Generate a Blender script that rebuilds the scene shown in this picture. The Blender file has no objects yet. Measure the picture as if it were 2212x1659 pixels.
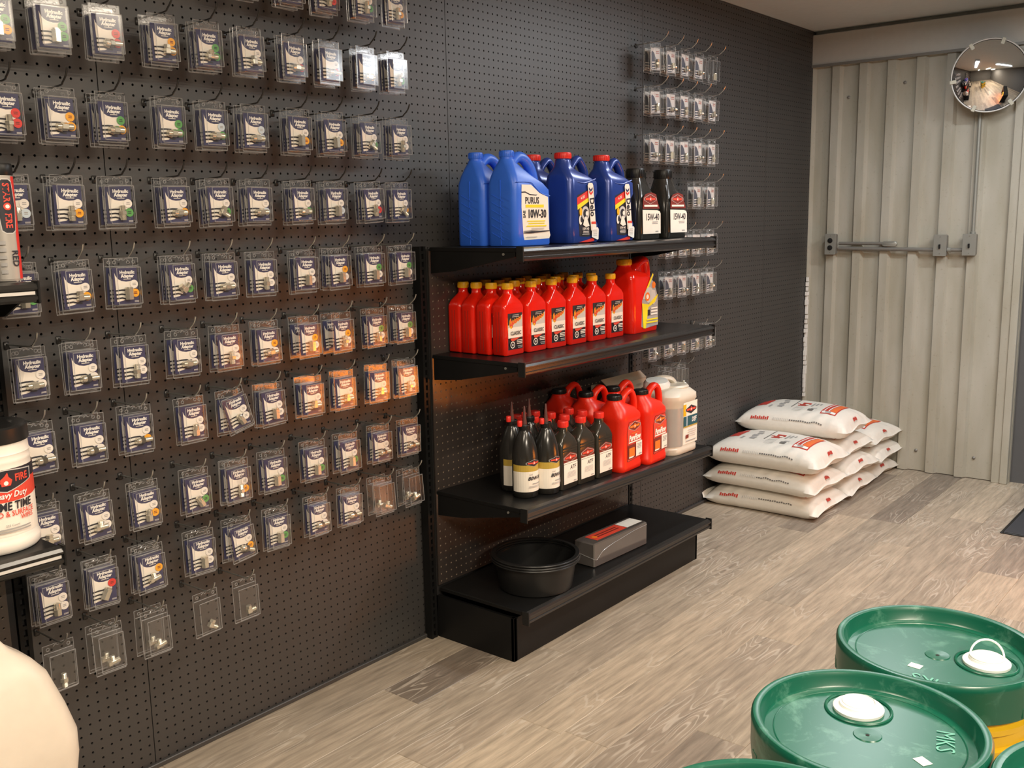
import bpy, math, random
from mathutils import Matrix, Vector
random.seed(7)
S = bpy.context.scene
COL = S.collection
PI = math.pi

# ------------------------------------------------------------------ camera
FPX = 2114.1077
R = ((0.6318283042973176, -0.7749049895345107, -0.01775531141085164),
     (-0.14180984096289617, -0.09304548613694713, -0.9855112919269963),
     (0.7620255657750954, 0.6251918063315124, -0.16867792505567056))
cam_d = bpy.data.cameras.new('camera')
cam_d.sensor_fit = 'HORIZONTAL'; cam_d.sensor_width = 36.0; cam_d.lens = FPX / 2212 * 36.0
cam_d.clip_start = 0.02
cam = bpy.data.objects.new('camera', cam_d); COL.objects.link(cam)
M = Matrix.Identity(4)
for i in range(3):
    M[i][0] = R[0][i]; M[i][1] = -R[1][i]; M[i][2] = -R[2][i]
M[0][3], M[1][3], M[2][3] = -2.31241835, -2.28182817, 1.43552817
cam.matrix_world = M
S.camera = cam

# ------------------------------------------------------------------ world and exposure
W = bpy.data.worlds.new('world'); S.world = W; W.use_nodes = True
W.node_tree.nodes['Background'].inputs[0].default_value = (.8, .85, .95, 1)
W.node_tree.nodes['Background'].inputs[1].default_value = 0.15
S.view_settings.view_transform = 'Standard'; S.view_settings.look = 'None'
S.view_settings.exposure = 0.74; S.view_settings.gamma = 1.0
S.view_settings.use_curve_mapping = False
S.cycles.transparent_max_bounces = 24
S.cycles.max_bounces = 7
S.cycles.diffuse_bounces = 4
S.cycles.glossy_bounces = 3
S.cycles.transmission_bounces = 3
S.cycles.adaptive_threshold = .02
S.cycles.caustics_reflective = False
S.cycles.caustics_refractive = False
S.cycles.sample_clamp_indirect = 6.0

# ------------------------------------------------------------------ materials
MATS = {}
def newmat(name):
    m = bpy.data.materials.new(name); m.use_nodes = True; MATS[name] = m
    nt = m.node_tree
    return m, nt, nt.nodes['Principled BSDF'], nt.nodes, nt.links
def mat(name, col, rough=.5, metal=0., spec=.5, var=.06, scale=30., bump=0., coat=0., sss=0., emit=None, es=0.):
    if name in MATS: return MATS[name]
    m, nt, b, N, L = newmat(name)
    b.inputs['Roughness'].default_value = rough; b.inputs['Metallic'].default_value = metal
    b.inputs['Specular IOR Level'].default_value = spec
    if coat: b.inputs['Coat Weight'].default_value = coat; b.inputs['Coat Roughness'].default_value = .08
    if sss:
        b.inputs['Subsurface Weight'].default_value = sss; b.inputs['Subsurface Radius'].default_value = (.03, .025, .02)
        b.inputs['Subsurface Scale'].default_value = .5
    tc = N.new('ShaderNodeTexCoord'); no = N.new('ShaderNodeTexNoise'); no.inputs['Scale'].default_value = scale
    no.inputs['Detail'].default_value = 4
    L.new(tc.outputs['Object'], no.inputs['Vector'])
    mx = N.new('ShaderNodeMix'); mx.data_type = 'RGBA'
    c = col
    mx.inputs[6].default_value = (c[0]*(1-var), c[1]*(1-var), c[2]*(1-var), 1)
    mx.inputs[7].default_value = (min(1, c[0]*(1+var)), min(1, c[1]*(1+var)), min(1, c[2]*(1+var)), 1)
    L.new(no.outputs['Fac'], mx.inputs[0]); L.new(mx.outputs[2], b.inputs['Base Color'])
    if bump:
        bp = N.new('ShaderNodeBump'); bp.inputs['Strength'].default_value = bump; bp.inputs['Distance'].default_value = .002
        L.new(no.outputs['Fac'], bp.inputs['Height']); L.new(bp.outputs['Normal'], b.inputs['Normal'])
    if emit:
        b.inputs['Emission Color'].default_value = (*emit, 1); b.inputs['Emission Strength'].default_value = es
    return m
def clear_plastic(name, tint, body=.04, rough=.08):
    m, nt, b, N, L = newmat(name)
    N.remove(b); out = N['Material Output']
    tr = N.new('ShaderNodeBsdfTransparent'); tr.inputs[0].default_value = (*tint, 1)
    gl = N.new('ShaderNodeBsdfGlossy'); gl.inputs['Roughness'].default_value = rough
    df = N.new('ShaderNodeBsdfDiffuse'); df.inputs[0].default_value = (.8, .8, .8, 1)
    fr = N.new('ShaderNodeLayerWeight'); fr.inputs[0].default_value = .25
    tc = N.new('ShaderNodeTexCoord'); no = N.new('ShaderNodeTexNoise'); no.inputs['Scale'].default_value = 22
    L.new(tc.outputs['Object'], no.inputs['Vector'])
    bp = N.new('ShaderNodeBump'); bp.inputs['Strength'].default_value = .05; bp.inputs['Distance'].default_value = .002
    L.new(no.outputs['Fac'], bp.inputs['Height']); L.new(bp.outputs['Normal'], gl.inputs['Normal'])
    mr = N.new('ShaderNodeMapRange'); mr.inputs[3].default_value = .028; mr.inputs[4].default_value = .38
    L.new(fr.outputs['Facing'], mr.inputs[0])
    m1 = N.new('ShaderNodeMixShader'); m2 = N.new('ShaderNodeMixShader'); m1.inputs[0].default_value = body
    L.new(tr.outputs[0], m1.inputs[1]); L.new(df.outputs[0], m1.inputs[2])
    L.new(mr.outputs[0], m2.inputs[0]); L.new(m1.outputs[0], m2.inputs[1]); L.new(gl.outputs[0], m2.inputs[2])
    L.new(m2.outputs[0], out.inputs[0])
    return m
clear_plastic('clear_shell', (.975, .975, .975), .01, .16)
clear_plastic('clear_rim', (.85, .85, .86), .22, .12)
clear_plastic('clear_jug', (.80, .80, .78), .35, .2)
def floor_mat():
    m, nt, b, N, L = newmat('plank')
    tc = N.new('ShaderNodeTexCoord'); oi = N.new('ShaderNodeObjectInfo')
    mul = N.new('ShaderNodeMath'); mul.operation = 'MULTIPLY'; mul.inputs[1].default_value = 37.0
    L.new(oi.outputs['Random'], mul.inputs[0])
    cb = N.new('ShaderNodeCombineXYZ'); L.new(mul.outputs[0], cb.inputs[0]); L.new(mul.outputs[0], cb.inputs[1])
    ad = N.new('ShaderNodeVectorMath'); ad.operation = 'ADD'
    L.new(tc.outputs['Object'], ad.inputs[0]); L.new(cb.outputs[0], ad.inputs[1])
    mp = N.new('ShaderNodeMapping'); mp.inputs['Scale'].default_value = (2.2, 26, 1); L.new(ad.outputs[0], mp.inputs[0])
    n1 = N.new('ShaderNodeTexNoise'); n1.inputs['Scale'].default_value = 2.2; n1.inputs['Detail'].default_value = 8; n1.inputs['Roughness'].default_value = .65
    L.new(mp.outputs[0], n1.inputs['Vector'])
    # cathedral grain: contour lines of a slow, stretched field
    mp2 = N.new('ShaderNodeMapping'); mp2.inputs['Scale'].default_value = (1.1, 6.5, 1); L.new(ad.outputs[0], mp2.inputs[0])
    n2 = N.new('ShaderNodeTexNoise'); n2.inputs['Scale'].default_value = 1.6; n2.inputs['Detail'].default_value = 2.5; n2.inputs['Roughness'].default_value = .45
    L.new(mp2.outputs[0], n2.inputs['Vector'])
    sc = N.new('ShaderNodeMath'); sc.operation = 'MULTIPLY'; sc.inputs[1].default_value = 105; L.new(n2.outputs['Fac'], sc.inputs[0])
    si = N.new('ShaderNodeMath'); si.operation = 'SINE'; L.new(sc.outputs[0], si.inputs[0])
    gr = N.new('ShaderNodeMapRange'); gr.inputs[1].default_value = .55; gr.inputs[2].default_value = 1.0; L.new(si.outputs[0], gr.inputs[0])
    n3 = N.new('ShaderNodeTexNoise'); n3.inputs['Scale'].default_value = 3.3; L.new(ad.outputs[0], n3.inputs['Vector'])
    msk = N.new('ShaderNodeMapRange'); msk.inputs[1].default_value = .50; msk.inputs[2].default_value = .62; L.new(n3.outputs['Fac'], msk.inputs[0])
    gm = N.new('ShaderNodeMath'); gm.operation = 'MULTIPLY'; L.new(gr.outputs[0], gm.inputs[0]); L.new(msk.outputs[0], gm.inputs[1])
    gm2 = N.new('ShaderNodeMath'); gm2.operation = 'MULTIPLY'; gm2.inputs[1].default_value = .55; L.new(gm.outputs[0], gm2.inputs[0])
    cr = N.new('ShaderNodeValToRGB'); e = cr.color_ramp.elements
    e[0].position = 0; e[0].color = (.22, .18, .145, 1); e[1].position = 1; e[1].color = (.56, .46, .345, 1)
    for p, c in ((.18, (.35, .29, .23, 1)), (.4, (.50, .41, .31, 1)), (.6, (.40, .335, .26, 1)), (.8, (.52, .425, .32, 1))):
        x = e.new(p); x.color = c
    L.new(oi.outputs['Random'], cr.inputs[0])
    dk = N.new('ShaderNodeMapRange'); dk.inputs[1].default_value = .3; dk.inputs[2].default_value = .7
    dk.inputs[3].default_value = .53; dk.inputs[4].default_value = 1.09; L.new(n1.outputs['Fac'], dk.inputs[0])
    vm = N.new('ShaderNodeVectorMath'); vm.operation = 'SCALE'; L.new(cr.outputs[0], vm.inputs[0]); L.new(dk.outputs[0], vm.inputs['Scale'])
    mx = N.new('ShaderNodeMix'); mx.data_type = 'RGBA'; L.new(gm2.outputs[0], mx.inputs[0]); L.new(vm.outputs[0], mx.inputs[6])
    mx.inputs[7].default_value = (.62, .55, .46, 1)
    L.new(mx.outputs[2], b.inputs['Base Color']); b.inputs['Roughness'].default_value = .42
    bp = N.new('ShaderNodeBump'); bp.inputs['Strength'].default_value = .12; bp.inputs['Distance'].default_value = .001
    L.new(n1.outputs['Fac'], bp.inputs['Height']); L.new(bp.outputs[0], b.inputs['Normal'])
floor_mat()
def siding_mat():
    m, nt, b, N, L = newmat('siding')
    tc = N.new('ShaderNodeTexCoord'); mp = N.new('ShaderNodeMapping'); mp.inputs['Scale'].default_value = (1, 1, .25)
    L.new(tc.outputs['Object'], mp.inputs[0])
    n = N.new('ShaderNodeTexNoise'); n.inputs['Scale'].default_value = 9; n.inputs['Detail'].default_value = 6; L.new(mp.outputs[0], n.inputs['Vector'])
    n2 = N.new('ShaderNodeTexNoise'); n2.inputs['Scale'].default_value = 60; n2.inputs['Detail'].default_value = 3; L.new(tc.outputs['Object'], n2.inputs['Vector'])
    cr = N.new('ShaderNodeValToRGB'); cr.color_ramp.elements[0].position = .3; cr.color_ramp.elements[0].color = (.37, .345, .275, 1)
    cr.color_ramp.elements[1].position = .7; cr.color_ramp.elements[1].color = (.47, .45, .39, 1); L.new(n.outputs['Fac'], cr.inputs[0])
    mr = N.new('ShaderNodeMapRange'); mr.inputs[1].default_value = .62; mr.inputs[2].default_value = .75; mr.inputs[4].default_value = .35; L.new(n2.outputs['Fac'], mr.inputs[0])
    mx = N.new('ShaderNodeMix'); mx.data_type = 'RGBA'; L.new(mr.outputs[0], mx.inputs[0]); L.new(cr.outputs[0], mx.inputs[6]); mx.inputs[7].default_value = (.26, .22, .16, 1)
    L.new(mx.outputs[2], b.inputs['Base Color']); b.inputs['Roughness'].default_value = .42; b.inputs['Specular IOR Level'].default_value = .45
siding_mat()
def lid_mat():
    m, nt, b, N, L = newmat('lid_green')
    tc = N.new('ShaderNodeTexCoord')
    n = N.new('ShaderNodeTexNoise'); n.inputs['Scale'].default_value = 9; n.inputs['Detail'].default_value = 9; n.inputs['Roughness'].default_value = .7; n.inputs['Distortion'].default_value = 1.2
    L.new(tc.outputs['Object'], n.inputs['Vector'])
    mr = N.new('ShaderNodeMapRange'); mr.inputs[1].default_value = .54; mr.inputs[2].default_value = .78; mr.inputs[4].default_value = .55; L.new(n.outputs['Fac'], mr.inputs[0])
    mx = N.new('ShaderNodeMix'); mx.data_type = 'RGBA'; L.new(mr.outputs[0], mx.inputs[0])
    mx.inputs[6].default_value = (.004, .085, .050, 1); mx.inputs[7].default_value = (.20, .42, .33, 1)
    L.new(mx.outputs[2], b.inputs['Base Color']); b.inputs['Roughness'].default_value = .30
lid_mat()
mat('peg_black', (.034, .032, .031), .50, spec=.9, var=.12, scale=6)
mat('peg_raw', (.30, .23, .17), .8)
mat('peg_hole', (.02, .018, .017), .9)
mat('gond_peg', (.045, .036, .032), .22, spec=.7)
mat('void', (.012, .011, .011), .9)
mat('steel_black', (.009, .009, .009), .34, spec=.2, var=.1)
mat('lip_black', (.022, .021, .020), .24, spec=.6)
mat('wire_black', (.03, .028, .027), .3, metal=.3)
mat('wire_zinc', (.5, .5, .48), .3, metal=.9)
mat('navy', (.040, .042, .11), .45)
mat('ink', (.018, .018, .026), .5)
mat('cream', (.90, .84, .74), .5)
mat('white', (.88, .86, .82), .5)
mat('grey', (.38, .37, .36), .5)
mat('palegrey', (.6, .58, .55), .5)
mat('dot_orange', (.92, .42, .02), .45)
mat('dot_green', (.10, .36, .09), .45)
mat('dot_red', (.72, .04, .03), .45)
mat('dot_blue', (.60, .70, .78), .45)
mat('dot_white', (.90, .85, .78), .45)
mat('fit_metal', (.74, .70, .58), .24, metal=.75, var=.15)
mat('fit_dark', (.20, .20, .17), .32, metal=.85, var=.15)
mat('blue_plastic', (.035, .155, .78), .36, spec=.5, sss=0)
mat('delo_blue', (.018, .052, .29), .24, spec=.6, metal=.15)
mat('red_plastic', (.78, .016, .006), .11, spec=.55)
mat('red_jug', (.80, .022, .006), .36, spec=.5)
mat('cap_red', (.78, .03, .02), .4)
mat('cap_yellow', (.86, .46, .01), .42)
mat('black_plastic', (.022, .021, .019), .20, spec=.6)
mat('black_matte', (.012, .012, .012), .36, spec=.35)
mat('bottle_dark', (.035, .030, .022), .18, spec=.6)
mat('yellow', (.90, .72, .02), .5)
mat('bucket_yellow', (.62, .38, .012), .38)
mat('red_ink', (.72, .07, .04), .5)
mat('dkred', (.20, .025, .016), .5)
mat('nozzle', (.10, .035, .03), .4)
mat('def_grey', (.36, .345, .32), .3)
mat('lid_letter_light', (.10, .33, .25), .4)  # lighter green stands in for light on the raised lid letters
mat('orange_ink', (.85, .20, .02), .5)
mat('gold', (.52, .36, .06), .4)
mat('teal', (.02, .10, .13), .4)
mat('cap_white', (.84, .85, .83), .4)
mat('def_white', (.66, .60, .50), .38, sss=.1)
mat('jug_milk', (.70, .63, .53), .40, sss=.25)
mat('tub_white', (.88, .84, .76), .35)
mat('tube_grey', (.46, .43, .39), .35, metal=.2)
mat('sack', (.80, .76, .69), .48, bump=.35, scale=55, var=.05)
mat('sack_ink', (.16, .15, .14), .6)
mat('sack_red', (.55, .05, .035), .55)
mat('sack_orange', (.82, .17, .04), .55)
mat('ceiling', (.60, .65, .66), .7)
mat('wall_dark', (.10, .10, .105), .6)
mat('wall_room', (.12, .115, .11), .8)
mat('header', (.50, .48, .44), .5)
mat('galv', (.22, .21, .19), .45, metal=.3)
mat('galv_lt', (.29, .29, .26), .42, metal=.3)
mat('slate', (.085, .09, .115), .45)
mat('ash', (.66, .62, .58), .5)
mat('dull_red', (.42, .16, .13), .5)
mat('mirror', (.92, .92, .92), .04, metal=1., var=.01)
mat('rim_grey', (.62, .61, .58), .35)
mat('clip', (.55, .54, .45), .45)
mat('mat_rubber', (.035, .038, .045), .7)
mat('cardboard', (.42, .33, .24), .7)
mat('lamp_housing', (.8, .8, .8), .5)
mat('lamp_warm', (.9, .9, .9), .5, emit=(1.0, .86, .68), es=72.0)
mat('lamp_front', (.9, .9, .9), .5, emit=(1.0, .87, .70), es=250.0)
mat('lamp_cool', (.9, .9, .9), .5, emit=(.93, .97, 1.0), es=34.0)
mat('lamp_day', (.9, .9, .9), .5, emit=(.93, .97, 1.0), es=84.0)
mat('heater_glow', (.9, .4, .1), .5, emit=(1.0, .24, .015), es=15.0)
mat('box_film', (.10, .09, .085), .12, spec=.9, coat=.5)

# ------------------------------------------------------------------ mesh helpers
TXT = {}
def text_mesh(s, bold):
    key = (s, bold)
    if key not in TXT:
        c = bpy.data.curves.new('t', 'FONT'); c.body = s; c.size = 1.0; c.offset = bold; c.resolution_u = 2
        c.align_x = 'CENTER'; c.align_y = 'CENTER'
        o = bpy.data.objects.new('t', c); COL.objects.link(o)
        dg = bpy.context.evaluated_depsgraph_get(); e = o.evaluated_get(dg); me = e.to_mesh()
        TXT[key] = ([(v.co.x, v.co.y) for v in me.vertices], [tuple(p.vertices) for p in me.polygons])
        e.to_mesh_clear(); bpy.data.objects.remove(o); bpy.data.curves.remove(c)
    return TXT[key]
class MB:
    def __init__(s): s.v = []; s.f = []; s.m = []; s.names = []; s.cur = 0; s.off = 0.0; s.step = 0.
    def use(s, name):
        if name not in s.names: s.names.append(name)
        s.cur = s.names.index(name); return s
    def add(s, vs, fs, T=None):
        b = len(s.v)
        s.v += [tuple(T @ Vector(p)) for p in vs] if T is not None else [tuple(p) for p in vs]
        s.f += [tuple(b+i for i in f) for f in fs]; s.m += [s.cur]*len(fs); return s
    def box(s, x0, x1, y0, y1, z0, z1, T=None, bev=0.):
        if bev:
            vs = []; b = bev
            for z, d in ((z0, b), (z0+b, 0), (z1-b, 0), (z1, b)):
                vs += [(x0+d+b, y0+d, z), (x1-d-b, y0+d, z), (x1-d, y0+d+b, z), (x1-d, y1-d-b, z), (x1-d-b, y1-d, z), (x0+d+b, y1-d, z), (x0+d, y1-d-b, z), (x0+d, y0+d+b, z)]
            fs = [tuple(range(7, -1, -1)), tuple(range(24, 32))]
            for r in range(3):
                for i in range(8): fs.append((r*8+i, r*8+(i+1) % 8, r*8+8+(i+1) % 8, r*8+8+i))
            return s.add(vs, fs, T)
        vs = [(x0, y0, z0), (x1, y0, z0), (x1, y1, z0), (x0, y1, z0), (x0, y0, z1), (x1, y0, z1), (x1, y1, z1), (x0, y1, z1)]
        return s.add(vs, [(3, 2, 1, 0), (4, 5, 6, 7), (0, 1, 5, 4), (1, 2, 6, 5), (2, 3, 7, 6), (3, 0, 4, 7)], T)
    def lathe(s, prof, n=32, T=None, cap=True):
        vs = []; fs = []
        for r, z in prof:
            for i in range(n):
                a = 2*PI*i/n; vs.append((r*math.cos(a), r*math.sin(a), z))
        for k in range(len(prof)-1):
            for i in range(n):
                j = (i+1) % n; fs.append((k*n+i, k*n+j, k*n+n+j, k*n+n+i))
        if cap:
            fs.append(tuple(range(n-1, -1, -1))); fs.append(tuple((len(prof)-1)*n+i for i in range(n)))
        return s.add(vs, fs, T)
    def loft(s, secs, n=6, T=None, cap=True):
        """secs: (z, hx, hy, r, ox, oy) rounded rectangles"""
        vs = []; fs = []; k = 4*n
        for q in secs:
            z, hx, hy, r = q[:4]; ox = q[4] if len(q) > 4 else 0; oy = q[5] if len(q) > 5 else 0
            r = min(r, hx, hy)
            for c, (sx, sy) in enumerate(((1, 1), (-1, 1), (-1, -1), (1, -1))):
                for i in range(n):
                    a = PI/2*c + PI/2*i/(n-1)
                    vs.append((ox+sx*(hx-r)+r*math.cos(a), oy+sy*(hy-r)+r*math.sin(a), z))
        for l in range(len(secs)-1):
            for i in range(k):
                j = (i+1) % k; fs.append((l*k+i, l*k+j, l*k+k+j, l*k+k+i))
        if cap:
            fs.append(tuple(range(k-1, -1, -1))); fs.append(tuple((len(secs)-1)*k+i for i in range(k)))
        return s.add(vs, fs, T)
    def tube(s, pts, rad, n=8, T=None, flat=1.0, closed=False):
        """swept tube; rad scalar or list; flat scales the section along world y"""
        P = [Vector(p) for p in pts]; N = len(P); vs = []; fs = []
        rr = rad if isinstance(rad, (list, tuple)) else [rad]*N
        t0 = (P[1]-P[0]).normalized(); up = Vector((0, 1, 0)) if abs(t0.y) < .9 else Vector((0, 0, 1))
        for i in range(N):
            a = P[i-1] if (i > 0 or closed) else P[i]; b = P[(i+1) % N] if (i < N-1 or closed) else P[i]
            t = (b-a).normalized(); u = (up - t*up.dot(t)).normalized(); w = t.cross(u); up = u
            for k in range(n):
                an = 2*PI*k/n; vs.append(tuple(P[i] + u*(rr[i]*math.cos(an)*flat) + w*(rr[i]*math.sin(an))))
        for i in range(N if closed else N-1):
            for k in range(n):
                j = (k+1) % n; i2 = (i+1) % N; fs.append((i*n+k, i*n+j, i2*n+j, i2*n+k))
        if not closed:
            fs.append(tuple(range(n-1, -1, -1))); fs.append(tuple((N-1)*n+k for k in range(n)))
        return s.add(vs, fs, T)
    def prism(s, pts, y0, y1, T=None):
        """outline (x,z) extruded from y0 to y1"""
        n = len(pts); vs = [(x, y0, z) for x, z in pts] + [(x, y1, z) for x, z in pts]
        fs = [tuple(range(n)), tuple(range(2*n-1, n-1, -1))] + [(i, n+i, n+(i+1) % n, (i+1) % n) for i in range(n)]
        return s.add(vs, fs, T)
    # ---- flat print, in label plane coordinates (x right, z up); off grows with each layer
    def layer(s): s.off += .00025
    def poly(s, pts, name):
        s.layer(); s.use(name)
        if not s.step: return s.add([(x, -s.off, z) for x, z in pts], [tuple(range(len(pts)))])
        x0 = min(p[0] for p in pts); x1 = max(p[0] for p in pts); n = max(1, int((x1-x0)/s.step)+1)
        def clip(q, lim, keep_lo):       # cut to one side of a vertical line
            o = []
            for a, b in zip(q, q[1:]+q[:1]):
                ia = (a[0] <= lim) if keep_lo else (a[0] >= lim); ib = (b[0] <= lim) if keep_lo else (b[0] >= lim)
                if ia: o.append(a)
                if ia != ib: t = (lim-a[0])/(b[0]-a[0]); o.append((lim, a[1]+t*(b[1]-a[1])))
            return o
        for i in range(n):
            q = clip(clip(list(pts), x0+(x1-x0)*(i+1)/n, True), x0+(x1-x0)*i/n, False)
            if len(q) > 2: s.add([(x, -s.off, z) for x, z in q], [tuple(range(len(q)))])
        return s
    def rect(s, x0, z0, x1, z1, name): return s.poly([(x0, z0), (x1, z0), (x1, z1), (x0, z1)], name)
    def disc(s, cx, cz, r, name, n=20, sx=1.): return s.poly([(cx+sx*r*math.cos(2*PI*i/n), cz+r*math.sin(2*PI*i/n)) for i in range(n)], name)
    def text(s, t, cx, cz, size, name, bold=.0, sx=1., rot=0., shear=0.):
        s.layer(); s.use(name); vs, fs = text_mesh(t, bold); ca, sa = math.cos(rot), math.sin(rot); o = []
        for x, y in vs:
            x, y = (x+shear*y)*size*sx, y*size
            o.append((cx+x*ca-y*sa, -s.off, cz+x*sa+y*ca))
        return s.add(o, fs)
    def bars(s, x0, z0, x1, z1, n, name, jit=.3):
        h = (z1-z0)/n
        for i in range(n):
            a = random.random()*jit*(x1-x0)*.5; s.rect(x0+a, z0+h*(i+.25), x1-a*.6, z0+h*(i+.75), name)
        return s
    def remap(s, fn): s.v = [fn(*p) for p in s.v]; return s
    def mesh(s, name, smooth=None):
        me = bpy.data.meshes.new(name); me.from_pydata(s.v, [], s.f)
        for nm in s.names: me.materials.append(MATS[nm])
        me.polygons.foreach_set('material_index', s.m)
        if smooth is not None:
            me.polygons.foreach_set('use_smooth', [True]*len(s.f)); me.set_sharp_from_angle(angle=math.radians(smooth))
        me.update(); return me
def link(name, me, parent=None, loc=(0, 0, 0), rot=(0, 0, 0), label=None):
    o = bpy.data.objects.new(name, me); COL.objects.link(o); o.location = loc; o.rotation_euler = rot
    if parent is not None: o.parent = parent
    if label: o['label'] = label
    return o
def part(name, mb, parent, smooth=None, loc=(0, 0, 0), rot=(0, 0, 0), label=None):
    return link(name, mb.mesh(name, smooth), parent, loc, rot, label)
def thing(name, label, cat, loc=(0, 0, 0), rz=0., group=None):
    o = link(name, None, None, loc, (0, 0, rz)); o['label'] = label; o['category'] = cat
    if group: o['group'] = group
    return o
def tag(o, label, cat, group=None):
    o['label'] = label; o['category'] = cat
    if group: o['group'] = group
    return o
def struct(o): o['kind'] = 'structure'; return o
def dup(root, loc, label, rz=0., group=None):
    r = root.copy(); COL.objects.link(r); r.location = loc; r.rotation_euler = (0, 0, rz); r['label'] = label
    if group: r['group'] = group
    for ch in root.children:
        c = ch.copy(); COL.objects.link(c); c.parent = r
        for g in ch.children:
            d = g.copy(); COL.objects.link(d); d.parent = c
    return r
ORD = ['first', 'second', 'third', 'fourth', 'fifth', 'sixth', 'seventh', 'eighth', 'ninth', 'tenth', 'eleventh']
def T_(x=0, y=0, z=0, rx=0, ry=0, rz=0):
    return Matrix.Translation((x, y, z)) @ Matrix.Rotation(rz, 4, 'Z') @ Matrix.Rotation(ry, 4, 'Y') @ Matrix.Rotation(rx, 4, 'X')

# ------------------------------------------------------------------ room shell
XB = 3.2; CEIL = 2.42; XL = -4.6; YF = -4.6
fl = struct(part('floor', MB().use('void').box(XL, XB+.3, YF, .06, -.06, -.004), None))
PW = .147; PL = 1.2192
joints = {1: -.389, 2: .152, 6: .67, 7: -.02, 0: -1.05, 3: -.62, 4: .95, 5: -.25}
def plank_mesh(l, w):
    return MB().use('plank').box(0, l, -w, 0, -.004, 0, bev=.0011).mesh('floor_plank')
pm = plank_mesh(PL-.0006, PW-.0006)
first = plank_mesh(PL-.0006, .171+.012)
for k in range(0, 32):
    ytop = .012 if k == 0 else -.171-PW*(k-1)
    if ytop-PW < YF: break
    j = joints.get(k, random.uniform(-1.2, 0))
    x = j
    while x > XL: x -= PL
    while x < XB+.05:
        x0, x1 = max(x, XL), min(x+PL, XB+.05)
        if x1-x0 > PL-.001: link('floor_plank', first if k == 0 else pm, fl, (x, ytop, 0))
        else: link('floor_plank', plank_mesh(x1-x0-.0006, (.183 if k == 0 else PW)-.0006), fl, (x0, ytop, 0))
        x += PL
struct(part('ceiling', MB().use('ceiling').box(XL, XB+.3, YF, .06, CEIL, CEIL+.06), None))
wl = struct(part('wall_left', MB().use('void').box(XL, XB+.3, .034, .1, 0, CEIL), None))
struct(part('wall_near', MB().use('wall_room').box(XL-.1, XL, YF, .1, 0, CEIL), None))
struct(part('wall_right', MB().use('wall_room').box(XL, XB+.3, YF-.1, YF, 0, CEIL), None))
struct(part('wall_far', MB().use('wall_dark').box(XB+.045, XB+.3, YF, .034, 0, CEIL), None))

def peg_mesh(name, nx, nz, surf, th=.0048, P=.0254, r=.0032, hole='peg_hole'):
    """a real perforated board: every hole goes through"""
    V = []; F = []; MI = []
    sq = [(-P/2, -P/2), (P/2, -P/2), (P/2, P/2), (-P/2, P/2)]
    oc = [(r*math.cos(PI/8+PI/4*k), r*math.sin(PI/8+PI/4*k)) for k in range(8)]
    # octagon edges facing +x:(7,0) +z:(1,2) -x:(3,4) -z:(5,6)
    fr = [(0, 1, 10, 9), (1, 2, 4, 11), (2, 3, 6, 5), (3, 0, 8, 7), (0, 9, 8), (1, 11, 10), (2, 5, 4), (3, 7, 6)]
    hw = [(4+k, 4+(k+1) % 8, 12+(k+1) % 8, 12+k) for k in range(8)]
    cell = fr+hw; cm = [0]*8+[1]*8
    for i in range(nx):
        for k in range(nz):
            cx, cz = (i+.5)*P, (k+.5)*P; b = len(V)
            V += [(cx+a, 0, cz+c) for a, c in sq] + [(cx+a, 0, cz+c) for a, c in oc] + [(cx+a, th, cz+c) for a, c in oc]
            F += [tuple(b+q for q in f) for f in cell]; MI += cm
    b = len(V); X, Z = nx*P, nz*P
    V += [(0, 0, 0), (X, 0, 0), (X, 0, Z), (0, 0, Z), (0, th, 0), (X, th, 0), (X, th, Z), (0, th, Z)]
    F += [(b, b+4, b+5, b+1), (b+1, b+5, b+6, b+2), (b+2, b+6, b+7, b+3), (b+3, b+7, b+4, b)]; MI += [0]*4
    me = bpy.data.meshes.new(name); me.from_pydata(V, [], F)
    me.materials.append(MATS[surf]); me.materials.append(MATS[hole]); me.polygons.foreach_set('material_index', MI); me.update()
    return me
pgm = peg_mesh('pegboard_panel', 48, 95, 'peg_black')
for k in (-2, -1, 0, 1, 2):
    o = link('pegboard_panel', pgm, wl, (-1.062+1.2192*k+.0012, 0, .004)); o.scale = (.9980, 1, 1)
o = link('pegboard_panel', peg_mesh('pegboard_panel', 24, 95, 'peg_black'), wl, (-1.062+1.2192*3+.0012, 0, .004)); o.scale = (.992, 1, 1)
bb = MB().use('peg_black').box(XL, XB, -.012, .0, 0, .014, bev=.002)
struct(part('baseboard_left', bb, None))

# corrugated far wall
wb = struct(link('wall_back', MB().use('siding').box(XB+.012, XB+.04, -1.13, .034, 0, CEIL).mesh('wall_back')))
def sheet(y0, y1, ribs, z0, z1, x=XB):
    """profile runs along -y; ribs = list of (start, width)"""
    pr = [(y0, 0)]
    for a, w in ribs: pr += [(a, 0), (a-.004, -.026), (a-w+.012, -.026), (a-w, 0)]
    pr.append((y1, 0)); n = len(pr); vs = []
    for z in (z0, z1): vs += [(x+d, y, z) for y, d in pr]
    for z in (z0, z1): vs += [(x+d+.0015, y, z) for y, d in pr]
    fs = [(i, i+1, n+i+1, n+i) for i in range(n-1)] + [(i, 2*n+i, 2*n+i+1, i+1) for i in range(n-1)] + [(n+i, n+i+1, 3*n+i+1, 3*n+i) for i in range(n-1)]
    return MB().use('siding').add(vs, fs)
part('corrugated_sheet', sheet(.034, -.062, [(.030, .045)], .004, 2.225, XB-.001), wb)
part('corrugated_sheet', sheet(-.062, -1.05, [(-.108-.1508*k, .058) for k in range(6)], .004, 2.225), wb)
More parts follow.
